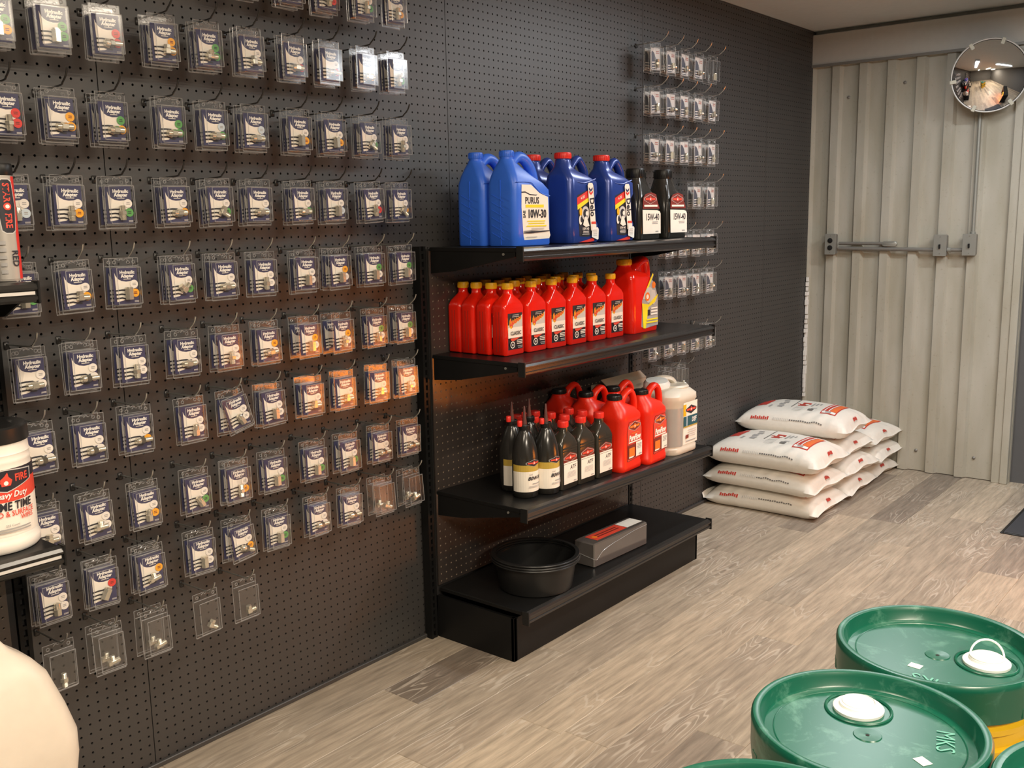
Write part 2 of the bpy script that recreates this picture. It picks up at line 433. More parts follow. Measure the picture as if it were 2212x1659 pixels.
# screws at the foot of the sheets
for y, z in ((-.655, .115), (-.955, .115), (-.335, .115), (-.20, .118), (-.50, 2.1), (-.20, 2.05)):
    part('screw', MB().use('galv').lathe([(.009, 0), (.009, .003), (.005, .006), (.003, .008)], 10), wb, 30, (XB-.0005, y, z), (0, -PI/2, 0))
# edge post closing the siding
tp = MB().use('siding').box(XB-.030, XB+.012, -1.128, -1.092, .0, 2.225, bev=.003).box(XB-.022, XB+.012, -1.095, -1.050, .0, 2.225, bev=.002)
struct(part('trim_1', tp, None))
hd = MB().use('header').box(XB-.038, XB+.044, -2.2, .034, 2.225, 2.398, bev=.004).use('galv').box(XB-.046, XB-.038, -2.2, .03, 2.222, 2.236)
struct(part('trim_2', hd, None))
# torn edge of insulation in the corner
tn = MB().use('white')
for i in range(26):
    z = .36+i*.027; w = .006+.012*random.random()
    tn.box(XB-.03-w, XB-.022, -.013-.006*random.random(), -.004, z, z+.02+.01*random.random())
struct(part('trim_3', tn, None, label='ragged pale strip down the corner'))

# ------------------------------------------------------------------ ceiling lamps (above the picture)
def strip_light(name, label, loc, rz, kind, L=1.2):
    t = thing(name, label, 'light', loc, rz, 'ceiling strip lights')
    part('housing', MB().use('lamp_housing').box(-L/2, L/2, -.06, .06, -.03, 0, bev=.006), t, 30)
    part('diffuser', MB().use(kind).add([(-L/2+.02, -.045, -.045), (-L/2+.02, .045, -.045), (L/2-.02, .045, -.045), (L/2-.02, -.045, -.045)], [(0, 1, 2, 3)]).use('lamp_housing').box(-L/2, L/2, -.055, .055, -.044, -.031), t, 30)
    return t
strip_light('strip_light', 'warm strip light over the counter side of the room', (-2.0, -1.5, CEIL), .0, 'lamp_warm')
strip_light('strip_light', 'warm strip light over the near buckets', (-.2, -2.2, CEIL), .0, 'lamp_warm')
strip_light('strip_light', 'warm strip light at the back of the room', (-1.9, -3.7, CEIL), .0, 'lamp_front')
strip_light('strip_light', 'cool strip light nearest the metal wall', (1.72, -.95, CEIL), .0, 'lamp_cool')
strip_light('strip_light', 'cool strip light right of the metal wall', (1.95, -2.3, CEIL), PI/2, 'lamp_day')

# unseen orange source, heater form guessed: its glow shows in the glossy packs and the shelf back
t = thing('guessed_heater', 'unseen orange source guessed as a wide heater with glowing bars, right of the view', 'heater', (1.95, -2.75, 0), .75)
part('cabinet', MB().use('steel_black').box(-.62, .62, -.16, -.02, .12, .82, bev=.01), t, 30)
part('reflector', MB().use('galv_lt').box(-.57, .57, -.021, -.014, .17, .77), t)
for k in range(4): part('heating_bar', MB().use('heater_glow').box(-.55, .55, -.012, .010, .24+.13*k, .285+.13*k, bev=.004), t, 30)
part('spill_visor', MB().use('steel_black').box(-.62, .62, -.02, .16, .80, .82, bev=.004), t, 30)  # visor and side guards added to block glow spilling onto ceiling and siding
for xx in (-.62, .61): part('spill_guard', MB().use('steel_black').box(xx, xx+.01, -.02, .16, .12, .80), t)
for xx in (-.5, .5): part('foot', MB().use('steel_black').box(xx-.03, xx+.03, -.25, .10, 0, .12, bev=.005), t, 30)

# ------------------------------------------------------------------ shelf units
def upright_mb(z0, z1, w=.028, d=.03):
    """slotted steel upright: two rails, a dark web and a rung every inch"""
    m = MB().use('steel_black').box(0, w*.33, -d, 0, z0, z1).box(w*.67, w, -d, 0, z0, z1)
    m.use('void').box(w*.33, w*.67, -d*.6, -.001, z0, z1)
    m.use('steel_black')
    z = z0
    while z < z1:
        m.box(w*.33, w*.67, -d+.001, -d*.6, z, z+.009); z += .0254
    return m
def shelf_mb(x0, x1, depth, tilt=0., lip=.034, yb=-.05):
    """deck with a stepped front lip for price tickets; z=0 is the deck surface; holes pressed in as small dimples"""
    yf = -depth
    m = MB().use('steel_black').box(x0, x1, yf+.012, yb, -.012, 0, bev=.002)
    return m
def shelf_unit(name, label, x0, zs, depth, top, brackets=True, span=1.2192, base_front=.374, base_depth=None):
    t = thing(name, label, 'shelving', (x0, 0, 0))
    bd = base_depth or depth
    for xx in (-.04, span-.002): part('upright', upright_mb(.0, top), t, None, (xx+.006, -.006, 0))
    pk = peg_mesh('back_panel', 47, max(4, int((top-.19)/.0254)), 'gond_peg', P=.0254, hole='peg_raw')
    bpn = link('back_panel', pk, t, (.0, -.044, .188)); bpn.scale = (span/(47*.0254)*.985, 1, 1)
    part('back_sheet', MB().use('void').box(0, span, -.034, -.006, .1, top-.01), t)
    # base: kick plate, ends and deck
    b = MB().use('steel_black').box(.0, span, -base_front, -base_front+.012, .0, .150, bev=.001).box(.0, .012, -base_front, -.02, 0, .150).box(span-.012, span, -base_front, -.02, 0, .150)
    b.box(.012, .02, -base_front-.004, -base_front+.03, .004, .148)
    part('base', b, t)
    for i, zz in enumerate([(.183, .183)] + zs):
        zl, zr = zz; an = math.atan2(zl-zr, span); dd = bd if i == 0 else depth
        m = MB().use('steel_black').box(.0, span, -dd+.010, -.046, -.014, 0, bev=.002)
        sh = part('base_deck' if i == 0 else 'shelf', m, t, None, (0, 0, zl), (0, an, 0))
        lp = MB().use('lip_black')
        prof = [(-dd+.012, .001), (-dd, -.003), (-dd-.004, -.010), (-dd-.004, -.014), (-dd+.001, -.016), (-dd+.001, -.026), (-dd-.003, -.028), (-dd-.003, -.034), (-dd+.006, -.040), (-dd+.014, -.034)]
        n = len(prof); vs = [(0, y, z) for y, z in prof] + [(span, y, z) for y, z in prof]
        lp.add(vs, [(k, (k+1) % n, n+(k+1) % n, n+k) for k in range(n)] + [tuple(range(n-1, -1, -1)), tuple(range(n, 2*n))])
        part('price_rail', lp, sh)
        # black end caps of the price rail
        for xx in (-.004, span): part('rail_end_cap', MB().use('black_matte').box(xx, xx+.005, -dd-.006, -dd+.022, -.042, .004, bev=.0012), sh)
        if i and brackets:
            for xx in (.002, span-.008):
                bk = MB().use('steel_black')
                o = [(-.05, -.006), (-dd+.03, -.010), (-dd+.03, -.028), (-.16, -.075), (-.05, -.085)]
                bk.add([(xx, y, z) for y, z in o]+[(xx+.005, y, z) for y, z in o], [(0, 1, 2, 3, 4), (9, 8, 7, 6, 5)]+[(k, 5+k, 5+(k+1) % 5, (k+1) % 5) for k in range(5)])
                bk.use('galv').lathe([(.004, 0), (.004, .003)], 8, T_(xx, -dd+.075, -.02, ry=-PI/2))
                part('bracket', bk, sh)
    return t
DEP = .434
shelf_unit('shelf_unit', 'black steel shelf unit holding oil bottles and jugs', 0., [(.525, .495), (.990, .991), (1.342, 1.341)], DEP, 1.345)
def z3(x): return .525-.0246*x+.0005
# a near unit whose right end just shows at the left edge
u2 = shelf_unit('shelf_unit', 'black shelf unit cut by the left edge, holding wipes tub', -2.612, [(.770, .770), (1.3225, 1.3225)], .30, 2.0, base_front=.40, base_depth=.434)

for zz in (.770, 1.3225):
    part('lip_highlight', MB().use('palegrey').box(.0, 1.215, -.3012, -.2985, zz-.0240, zz-.0175), u2, None, label='pale strip painted as the lip highlight')  # pale colour stands in for lamp reflection along the front lip
# ------------------------------------------------------------------ bottle builders (front faces -y, origin under the middle)
def arc(c, r, a0, a1, n, y=0.): return [(c[0]+r*math.cos(a0+(a1-a0)*i/n), y, c[1]+r*math.sin(a0+(a1-a0)*i/n)) for i in range(n+1)]
def cap_mb(name, r, h, n=28, ribs=True):
    pr = [(r*.96, 0), (r, h*.08), (r, h*.85), (r*.93, h), (r*.5, h)]
    m = MB().use(name).lathe(pr, n)
    if ribs:
        for i in range(24):
            a = 2*PI*i/24; m.box(r*.97, r*1.035, -.0008, .0008, h*.1, h*.82, T_(rz=a))
    return m
def star_logo(d, cx, cz, w, fill='red_ink', edge='ink'):
    """long six-sided badge with a small star on it"""
    h = w*.42
    o = lambda k: [(cx-w/2*k, cz+h*.12*k), (cx, cz+h/2*k), (cx+w/2*k, cz+h*.12*k), (cx+w/2*k, cz-h*.12*k), (cx, cz-h/2*k), (cx-w/2*k, cz-h*.12*k)]
    d.poly(o(1.12), 'palegrey'); d.poly(o(1.04), edge)
    d.rect(cx-w*.44, cz-h*.10, cx+w*.44, cz+h*.14, fill)
    d.poly([(cx-w*.10, cz-h*.2), (cx+w*.10, cz-h*.2), (cx+w*.11, cz+h*.1), (cx, cz+h*.36), (cx-w*.11, cz+h*.1)], fill)
    st = []
    for i in range(10):
        a = PI/2+PI*i/5; r = w*(.075 if i % 2 == 0 else .03); st.append((cx+r*math.cos(a), cz+r*math.sin(a)))
    d.poly(st, 'white')

# ---- red quart with yellow cap
def quart_body(hx, hy, mat_):
    return MB().use(mat_).loft([(0, hx*.93, hy*.9, .010), (.004, hx, hy, .014), (.150, hx, hy, .014), (.158, hx*.99, hy*.97, .014), (.172, hx*.86, hy*.86, .016), (.186, hx*.56, hy*.68, .017),
                           (.194, hx*.36, hy*.60, .0165), (.200, .0165, .0165, .0165), (.214, .0160, .0160, .0160)], 7)
def make_red_quart():
    t = thing('oil_bottle', 'x', 'bottle', group='red oil quarts with yellow caps')
    hx, hy = .0525, .0295
    part('body', quart_body(hx, hy, 'red_plastic'), t, 50)
    part('cap', cap_mb('cap_yellow', .0185, .020), t, 40, (0, 0, .212))
    # vertical grooves on the sides, their shade put in as dark red strips
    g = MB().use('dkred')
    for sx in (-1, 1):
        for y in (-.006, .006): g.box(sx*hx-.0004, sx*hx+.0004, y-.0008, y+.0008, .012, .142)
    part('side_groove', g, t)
    d = MB(); w = .037
    d.rect(-w, .018, w, .136, 'ink')
    d.poly([(-w, .098), (-w*.2, .104), (w*.55, .118), (w, .130), (w, .060), (-w, .060)], 'palegrey')
    d.poly([(-w, .090), (w, .090), (w, .056), (-w, .056)], 'cream')
    # script logo: two-tone swash
    top = [(-.86, .098), (-.80, .112), (-.66, .121), (-.55, .114), (-.44, .109), (-.34, .116), (-.20, .111), (-.06, .119), (.08, .114), (.22, .121), (.36, .116), (.52, .124), (.66, .120), (.80, .127)]
    bot = [(.88, .121), (.76, .113), (.60, .112), (.44, .107), (.28, .108), (.10, .102), (-.08, .103), (-.24, .098), (-.36, .100), (-.40, .090), (-.56, .086), (-.74, .090)]
    d.poly([(x*w, z) for x, z in top+bot], 'cap_yellow')
    d.poly([(x*w*.93, z-.0022) for x, z in top]+[(x*w*.90, z+.0020) for x, z in bot], 'red_ink')
    d.poly([(-.70*w, .108), (-.62*w, .113), (-.54*w, .106), (-.62*w, .098)], 'cap_yellow'); d.disc(-.58*w, .0925, .0032, 'cap_yellow')
    for k in range(5): d.disc((-.26+.22*k)*w, .107+.0022*k, .0017, 'cap_yellow', 8)
    d.bars(-w*.6, .122, w*.5, .133, 2, 'grey')
    d.text('CLASSIC', 0, .071, .0165, 'ink', .018, .88)
    d.poly([(-w*.8, .055), (w*.5, .0565), (w*.2, .052), (-w*.3, .046), (-w*.7, .048)], 'red_ink')
    d.disc(-w*.52, .034, .0115, 'cream'); d.disc(-w*.52, .034, .0085, 'ink'); d.disc(-w*.52, .034, .004, 'palegrey')
    d.bars(-w*.05, .034, w*.85, .050, 3, 'cream'); d.bars(w*.1, .021, w*.8, .031, 2, 'grey')
    part('label', d, t, None, (0, -hy-.0002, 0), label='black, silver and cream label reading CLASSIC')
    return t
RQ = make_red_quart()
qx = [.138, .253, .367, .481, .596, .709]
qy = [-.2895+.031, -.228+.031, -.166+.031, -.1055+.031]
n_ = 0
rowname = ['front row', 'second row', 'third row', 'back row']
for r in range(4):
    for c in range(6):
        lab = ('red oil quart with yellow cap, %s from left in the %s' % (ORD[c], rowname[r]))
        loc = (qx[c]+random.uniform(-.003, .003) - (.003*r), qy[r]+random.uniform(-.002, .002)-(.004*c if r == 0 else 0), .9915)
        rz = random.uniform(-.03, .03)
        if r == 0 and c == 0: RQ.location = loc; RQ['label'] = lab
        else: dup(RQ, loc, lab, rz)

# ---- jug with a side neck and a real handle loop
def jug(name, label, group, hx, hy, bmat, secs, neck, capm, capr, caph, handle, hr, flat, loc, labelmaker, ly, lab_label, extra=None, rz=0.):
    t = thing(name, label, 'jug', loc, rz, group)
    part('body', MB().use(bmat).loft(secs, 7), t, 45)
    part('neck', MB().use(bmat).lathe([(neck[2]*1.12, neck[1]-.02), (neck[2], neck[1]), (neck[2], neck[1]+.012)], 24, T_(neck[0], 0, 0)), t, 40)
    part('cap', cap_mb(capm, capr, caph), t, 40, (neck[0], 0, neck[1]+.010))
    part('handle', MB().use(bmat).tube(handle, hr, 10, None, flat), t, 60)
    if labelmaker:
        d = MB(); labelmaker(d); part('label', d, t, None, (0, ly-.0003, 0), label=lab_label)
    if extra: extra(t)
    return t
def sm(pts, n=4):
    """Catmull-Rom smoothing of a 3D polyline"""
    P = [Vector(p) for p in pts]; o = []
    for i in range(len(P)-1):
        a, b, c, d = P[max(i-1, 0)], P[i], P[i+1], P[min(i+2, len(P)-1)]
        for k in range(n):
            u = k/n; o.append(tuple(.5*((2*b)+(c-a)*u+(2*a-5*b+4*c-d)*u*u+(3*b-3*c+d-a)*u**3)))
    o.append(tuple(P[-1])); return o
# blue PURUS jugs
def purus_label(d):
    o = [(-.062, .190), (-.014, .190), (.006, .178), (.030, .164), (.074, .152), (.078, .050), (.084, .030), (.078, .020), (-.052, .018), (-.056, .030), (-.064, .120)]
    d.poly(o, 'cream')
    d.poly([(-.063, .168), (-.045, .169), (-.020, .161), (.012, .159), (.018, .1615), (.012, .156), (-.020, .157), (-.045, .165), (-.063, .164)], 'ink')
    d.text('PURUS', -.010, .140, .028, 'ink', .030, .86)
    d.rect(-.044, .119, .050, .128, 'yellow')
    d.text('10W-30', .014, .098, .036, 'ink', .036, .80)
    d.text('SAE', -.0505, .098, .016, 'ink', .03, .9, PI/2)
    d.bars(-.040, .066, .058, .080, 2, 'yellow', .2); d.bars(-.042, .0575, .062, .065, 1, 'yellow', .1); d.bars(-.02, .049, .05, .056, 2, 'palegrey')
    d.poly([(-.058, .046), (-.02, .0475), (.03, .0455), (.0775, .0465), (.0775, .0435), (.03, .041), (-.02, .0385), (-.058, .0395), (-.058, .042), (-.02, .0445), (.03, .0445), (-.02, .0455), (-.058, .0445)], 'ink')
    d.bars(-.046, .024, .012, .030, 1, 'palegrey')
def blue_extra(t):
    g = MB().use('blue_plastic')
    for k in range(6):
        z = .028+k*.024
        g.add([(-.0957, -.036, z-.010), (-.0957, -.036, z-.006), (-.0957, .010, z+.014), (-.0957, .010, z+.010)], [(0, 1, 2, 3)])
        g.box(-.0962, -.094, -.001, .001, 0, .055, T_(0, -.013, z-.010, rx=-1.12))
    part('side_rib', g, t)
    part('mould_seam', MB().use('blue_plastic').box(-.0962, -.093, -.0012, .0012, .004, .205), t)
    part('panel_ridge', MB().use('blue_plastic').tube(sm([(-.088, -.0605, .198), (-.02, -.0608, .198), (.004, -.0608, .185), (.040, -.0608, .163), (.084, -.0600, .156)]), .0014, 6), t, 50)
BH, BD = .095, .060
bsec = [(0, BH*.97, BD*.95, .018), (.005, BH, BD, .022), (.150, BH, BD, .022), (.175, BH*.985, BD, .022, -.001), (.196, BH*.84, BD*.97, .022, -.015), (.222, BH*.55, BD*.82, .022, -.040), (.245, BH*.36, BD*.62, .022, -.054), (.262, .025, .027, .024, -.060), (.270, .023, .023, .022, -.060)]
bhan = sm([(-.048, 0, .236), (-.034, 0, .262), (-.010, 0, .278), (.020, 0, .275), (.046, 0, .257), (.064, 0, .232), (.074, 0, .200), (.077, 0, .165), (.076, 0, .12)])
brad = [.0175]*len(bhan)
def purus(label, loc, rz=0.):
    return jug('oil_jug', label, 'blue oil jugs', BH, BD, 'blue_plastic', bsec, (-.060, .266, .0215), 'blue_plastic', .0235, .020, bhan, brad, 1.0, loc, purus_label, -BD, 'cream label reading PURUS 10W-30', blue_extra, rz)
purus('bright blue oil jug with blue cap, standing in front', (.183, -.278, 1.3435))
purus('bright blue oil jug with blue cap, standing behind its twin', (.178, -.153, 1.3435))
# dark blue Delo jugs with red caps
def delo_label(d):
    d.poly([(-.052, .158), (-.006, .172), (.052, .182), (.052, .030), (.010, .018), (-.040, .022)], 'ink')
    d.poly([(-.054, .150), (.016, .176), (.017, .152), (-.053, .126)], 'dot_red'); d.text('4-00', -.02, .151, .014, 'cream', .01, 1, .33)
    d.poly([(-.053, .126), (.017, .152), (.017, .138), (-.052, .110)], 'yellow')
    d.disc(-.004, .098, .024, 'palegrey'); d.disc(-.004, .098, .015, 'ink'); d.disc(.004, .098, .008, 'cream')
    d.disc(-.034, .104, .014, 'cap_yellow', sx=.6)
    d.disc(-.036, .076, .016, 'cream', sx=.6); d.disc(-.031, .078, .010, 'ink', sx=.6)
    d.poly([(-.022, .060), (-.012, .084), (-.002, .090), (.010, .070), (.018, .056), (-.004, .052)], 'cream')
    d.text('15W-40', -.006, .046, .012, 'cream', .02, 1); d.bars(-.028, .026, .016, .040, 3, 'palegrey')
    d.poly([(.006, .192), (.012, .200), (.034, .200), (.040, .192), (.058, .040), (.026, .040)], 'cream')
    d.poly([(.012, .186), (.024, .178), (.036, .186), (.036, .178), (.024, .170), (.012, .178)], 'navy')
    d.poly([(.013, .175), (.025, .167), (.037, .175), (.037, .167), (.025, .159), (.013, .167)], 'dot_red')
    d.text('Delo', .0325, .119, .040, 'ink', .03, .80, -PI/2+.10)
    d.rect(.027, .062, .056, .070, 'red_ink'); d.rect(.029, .048, .057, .060, 'cream')
    d.poly([(.028, .018), (.030, .049), (.066, .050), (.072, .044), (.070, .010), (.064, .008)], 'white')
    d.bars(.034, .020, .062, .044, 4, 'palegrey')
def delo_extra(t):
    part('red_badge', MB().poly([(-.045, .002), (.000, .008), (.050, .016), (.050, .004), (.010, .001)], 'dot_red'), t, None, (0, -.0580, 0))
    part('shoulder_ridge', MB().use('delo_blue').tube(sm([(-.050, -.0545, .203), (-.01, -.0565, .199), (.03, -.0560, .206), (.066, -.0540, .214)]), .0022, 6), t, 50)
DH, DD = .091, .0575
dsec = [(0, DH*.95, DD*.93, .02), (.006, DH, DD, .024), (.060, DH, DD, .024), (.075, DH*.92, DD, .024, -.006), (.150, DH*.90, DD, .024, -.008), (.165, DH*.98, DD, .024, 0), (.205, DH*.97, DD*.97, .024, 0), (.225, DH*.70, DD*.85, .024, -.026), (.240, DH*.44, DD*.66, .024, -.046), (.254, .030, .030, .028, -.052), (.275, .026, .026, .025, -.052)]
dhan = sm([(-.018, 0, .230), (-.006, 0, .258), (.026, 0, .281), (.046, 0, .274), (.074, 0, .238), (.080, 0, .190)])
def delo(label, loc, rz=0.):
    return jug('oil_jug', label, 'dark blue oil jugs with red caps', DH, DD, 'delo_blue', dsec, (-.052, .270, .025), 'cap_red', .0285, .020, dhan, [.013]*len(dhan), 1.3, loc, delo_label, -DD, 'black and yellow engine label reading Delo', delo_extra, rz)
delo('dark blue jug with red cap, next to the PURUS jug', (.462, -.285, 1.3435), .03)
delo('dark blue jug with red cap, next to the black bottles', (.692, -.285, 1.3430), .03)
delo('dark blue jug with red cap, mostly hidden behind the front jugs', (.470, -.150, 1.3435), 0.)
# black 15W-40 bottles with tall sloping necks
def black_label(d):
    d.poly([(-.058, .112), (-.056, .150), (-.040, .165), (0, .172), (.036, .165), (.046, .140), (.062, .112)], 'dkred')
    star_logo(d, -.005, .147, .078, 'red_ink', 'dkred')
    d.rect(-.050, .119, .044, .126, 'cream')
    d.poly([(-.058, .020), (-.062, .108), (.040, .106), (.060, .102), (.066, .094), (.068, .020)], 'cream')
    d.text('15W-40', .008, .080, .034, 'ink', .025, .84); d.bars(0, .054, .05, .066, 2, 'grey'); d.rect(.03, .026, .05, .030, 'grey')
kh, kd = .079, .058
ksec = [(0, kh*.95, kd*.95, .02), (.006, kh, kd, .026), (.100, kh, kd, .026), (.130, kh*.95, kd*.98, .03, -.003), (.165, kh*.80, kd*.85, .03, -.010), (.195, kh*.60, kd*.66, .03, -.016), (.215, kh*.50, kd*.56, .028, -.018), (.225, kh*.47, kd*.54, .028, -.018)]
def black_jug(label, loc, rz=0.):
    t = thing('oil_jug', label, 'jug', loc, rz, 'black oil jugs')
    part('body', MB().use('black_plastic').loft(ksec, 7), t, 50)
    part('cap', cap_mb('black_matte', .035, .035), t, 40, (-.018, 0, .225))
    part('handle', MB().use('black_plastic').tube(sm([(.004, 0, .214), (.030, 0, .218), (.050, 0, .190), (.066, 0, .150), (.072, 0, .110)]), .011, 8, None, 1.3), t, 60)
    d = MB(); black_label(d); part('label', d, t, None, (0, -kd-.0003, 0), label='dark red and cream label reading 15W-40')
    part('side_ridge', MB().use('black_plastic').tube(sm([(-.072, -.046, .02), (-.073, -.046, .11), (-.062, -.044, .16), (-.047, -.030, .20)]), .0035, 6), t, 50)
    return t
black_jug('black oil jug reading 15W-40, beside the dark blue jug', (.885, -.285, 1.3430))
black_jug('black oil jug reading 15W-40, rightmost on the top shelf', (1.085, -.285, 1.3430))
black_jug('black jug half hidden behind the left 15W-40 jug', (.905, -.155, 1.3430))
black_jug('black jug half hidden behind the right 15W-40 jug', (1.105, -.155, 1.3430))
# red gallon beside the quarts
def redgal_label(d):
    d.poly([(-.030, .122), (.050, .215), (.064, .215), (.064, .170), (.084, .128), (.086, .020), (-.010, .014), (-.034, .022)], 'grey')
    d.poly([(.052, .215), (.064, .215), (.064, .170), (.052, .188), (.040, .196)], 'ink')
    d.poly([(-.012, .150), (.044, .222), (.050, .215), (-.002, .146)], 'yellow'); d.poly([(-.026, .128), (-.014, .150), (.002, .146), (.020, .120)], 'palegrey')
    d.disc(.052, .176, .013, 'orange_ink'); d.disc(.018, .140, .030, 'palegrey'); d.disc(.006, .134, .017, 'orange_ink'); d.disc(.006, .134, .009, 'cream')
    d.poly([(.03, .16), (.06, .155), (.07, .115), (.05, .10), (.026, .118)], 'palegrey')
    d.poly([(-.034, .112), (.012, .104), (.060, .130), (.084, .140), (.060, .110), (.02, .096), (.012, .094), (-.006, .014), (-.024, .016)], 'yellow')
    d.rect(.006, .062, .024, .084, 'ink'); d.bars(.028, .060, .078, .094, 3, 'cream', .1); d.bars(-.006, .030, .080, .052, 2, 'yellow', .05); d.bars(.02, .018, .08, .028, 1, 'grey')
rh, rd = .095, .058
rsec = [(0, rh*.96, rd*.95, .02), (.006, rh, rd, .024), (.120, rh, rd, .024), (.150, rh*.94, rd, .024, -.006), (.200, rh*.84, rd*.96, .024, -.016), (.222, rh*.66, rd*.86, .024, -.034), (.240, .030, .031, .029, -.066), (.250, .027, .027, .026, -.066)]
jug('oil_jug', 'large red oil jug with yellow cap, right of the red quarts', 'red oil jug', rh, rd, 'red_plastic', rsec, (-.066, .246, .026), 'cap_yellow', .0285, .022,
    sm([(-.028, 0, .228), (.000, 0, .252), (.036, 0, .268), (.058, 0, .266), (.068, 0, .240), (.072, 0, .190), (.076, 0, .140)]), .019, 1.6, (.893, -.262, .9915), redgal_label, -rd, 'black, silver and yellow label', lambda t: part('grip_web', MB().use('red_plastic').box(-.02, .066, -.012, .012, .17, .258, bev=.006), t, 40))

# ------------------------------------------------------------------ third shelf
def make_atf():
    t = thing('fluid_bottle', 'x', 'bottle', group='dark fluid quarts with red caps')
    hx, hy = .0485, .0295
    b = MB().use('bottle_dark').loft([(0, hx*.93, hy*.9, .010), (.004, hx, hy, .011), (.150, hx, hy, .011), (.172, hx*.84, hy*.84, .014), (.188, hx*.55, hy*.66, .016), (.197, .0175, .0175, .017), (.212, .0165, .0165, .0165)], 7)
    part('body', b, t, 40)
    part('cap', cap_mb('cap_red', .0185, .021), t, 40, (0, 0, .211))
    d = MB(); w = .039
    d.poly([(-w, .092), (-w, .112), (-w*.8, .118), (0, .128), (w*.8, .118), (w, .112), (w, .092)], 'dkred'); star_logo(d, 0, .109, .066, 'red_ink', 'dkred')
    d.rect(-w, .090, w, .095, 'cream'); d.rect(-w, .020, w, .089, 'cream')
    d.text('ATF', w*.35, .074, .019, 'ink', .02, .95, 0, .2); d.bars(-w*.55, .040, w*.75, .062, 5, 'palegrey'); d.rect(w*.4, .025, w*.8, .028, 'grey')
    part('label', d, t, None, (0, -hy-.0003, 0), label='red and cream label reading ATF')
    part('front_band', MB().use('bottle_dark').box(-.040, .040, -.0012, 0, .132, .136).box(-.040, .040, -.0012, 0, .140, .146), t, None, (0, -hy, 0))
    return t
AT = make_atf()
first_ = True
for r, yy in enumerate((-.352, -.288, -.224, -.160)):
    for c, xx in enumerate((.310, .412, .520)):
        if r == 3 and c == 2: continue
        lab = 'dark fluid quart with red cap, %s from left in the %s' % (ORD[c], rowname[r])
        x = xx+random.uniform(-.004, .004)-.012*(r % 2); loc = (x, yy, z3(x))
        if first_: AT.location = loc; AT['label'] = lab; first_ = False
        else: dup(AT, loc, lab, random.uniform(-.04, .04))
def make_lube():
    t = thing('gear_oil_bottle', 'x', 'bottle', group='black gear oil bottles with nozzle tips')
    b = MB().use('black_plastic').lathe([(.038, 0), (.0425, .004), (.0435, .03), (.0435, .128), (.0425, .142), (.0375, .170), (.0300, .196), (.0200, .216), (.0165, .222), (.0165, .232)], 36)
    part('body', b, t, 50)
    part('collar', cap_mb('black_matte', .0185, .017), t, 40, (0, 0, .224))
    part('nozzle', MB().use('nozzle').lathe([(.009, .24), (.0065, .26), (.003, .300), (.0022, .302)], 14), t, 50)
    part('tip_cap', MB().use('cap_red').lathe([(.008, 0), (.0085, .002), (.0085, .017), (.007, .019)], 14), t, 40, (-.020, .004, .237))
    # grip recess outlined by a tear-drop ridge
    pts = []
    for i in range(28):
        a = 2*PI*i/28; x = .021*math.sin(a)*(1-.35*math.cos(a)); z = .176+.034*math.cos(a)
        rr = .0428 if z < .135 else (.0428-(z-.135)*.22 if z < .165 else .0362-(z-.165)*.30)
        pts.append((x, -math.sqrt(max(1e-6, rr*rr-x*x))-.0002, z))
    part('grip_ridge', MB().use('black_plastic').tube(pts, .0016, 6, closed=True), t, 60, (0, 0, -.012), (0, 0, -.75))
    d = MB(); d.step = .004
    def cyl(x, y, z): a = x/.0436; r = .0437-y; return (r*math.sin(a), -r*math.cos(a), z)
    def strip(x0, x1, z0, z1, m_, n=16):
        d.layer(); d.use(m_)
        vs = []; fs = []
        for i in range(n+1): vs += [(x0+(x1-x0)*i/n, -d.off, z0), (x0+(x1-x0)*i/n, -d.off, z1)]
        for i in range(n): fs.append((2*i, 2*i+2, 2*i+3, 2*i+1))
        d.add(vs, fs)
    strip(-.066, .066, .022, .112, 'gold'); strip(-.066, .066, .022, .090, 'cream')
    star_logo(d, .012, .118, .052, 'red_ink', 'ink')
    d.text('SAE', .000, .080, .008, 'grey', .0, 1, 0, .2); d.text('80W-90', .018, .067, .0175, 'ink', .03, .95, 0, .25)
    d.bars(.0, .046, .05, .052, 1, 'grey'); d.bars(-.012, .036, .055, .044, 2, 'palegrey')
    d.remap(cyl); part('label', d, t, None, (0, 0, 0), (0, 0, -.45), label='gold and white label reading SAE 80W-90')
    return t
LB = make_lube()
LB.location = (.142, -.318, z3(.14)); LB['label'] = 'black gear oil bottle reading 80W-90, front left'
dup(LB, (.222, -.345, z3(.22)), 'black gear oil bottle reading 80W-90, beside the dark quarts', .12)
dup(LB, (.182, -.232, z3(.18)), 'black gear oil bottle behind the front left one', .3)
dup(LB, (.268, -.238, z3(.26)), 'black gear oil bottle behind the one beside the quarts', -.2)
# red coolant-style gallons
def pure_label(d):
    d.poly([(-.044, .040), (-.044, .150), (-.030, .182), (.050, .182), (.062, .150), (.064, .044), (-.038, .036)], 'dkred'); d.poly([(-.042, .042), (-.042, .150), (-.029, .180), (.048, .180), (.060, .150), (.062, .046), (-.036, .038)], 'red_ink')
    star_logo(d, .010, .163, .078, 'orange_ink', 'dkred')
    d.text('PureFlow', .010, .121, .027, 'cream', .06, .80, 0, .2); d.bars(-.02, .135, .035, .141, 1, 'orange_ink', .1); d.rect(-.036, .104, .052, .109, 'cream')
    d.rect(-.040, .046, .014, .098, 'dkred'); d.rect(-.034, .052, .006, .086, 'orange_ink'); d.rect(-.036, .049, -.002, .054, 'cream')
    d.rect(.016, .048, .060, .102, 'cream'); d.bars(.022, .074, .056, .096, 4, 'grey'); d.rect(.036, .053, .056, .057, 'grey')
ph, pd = .077, .060
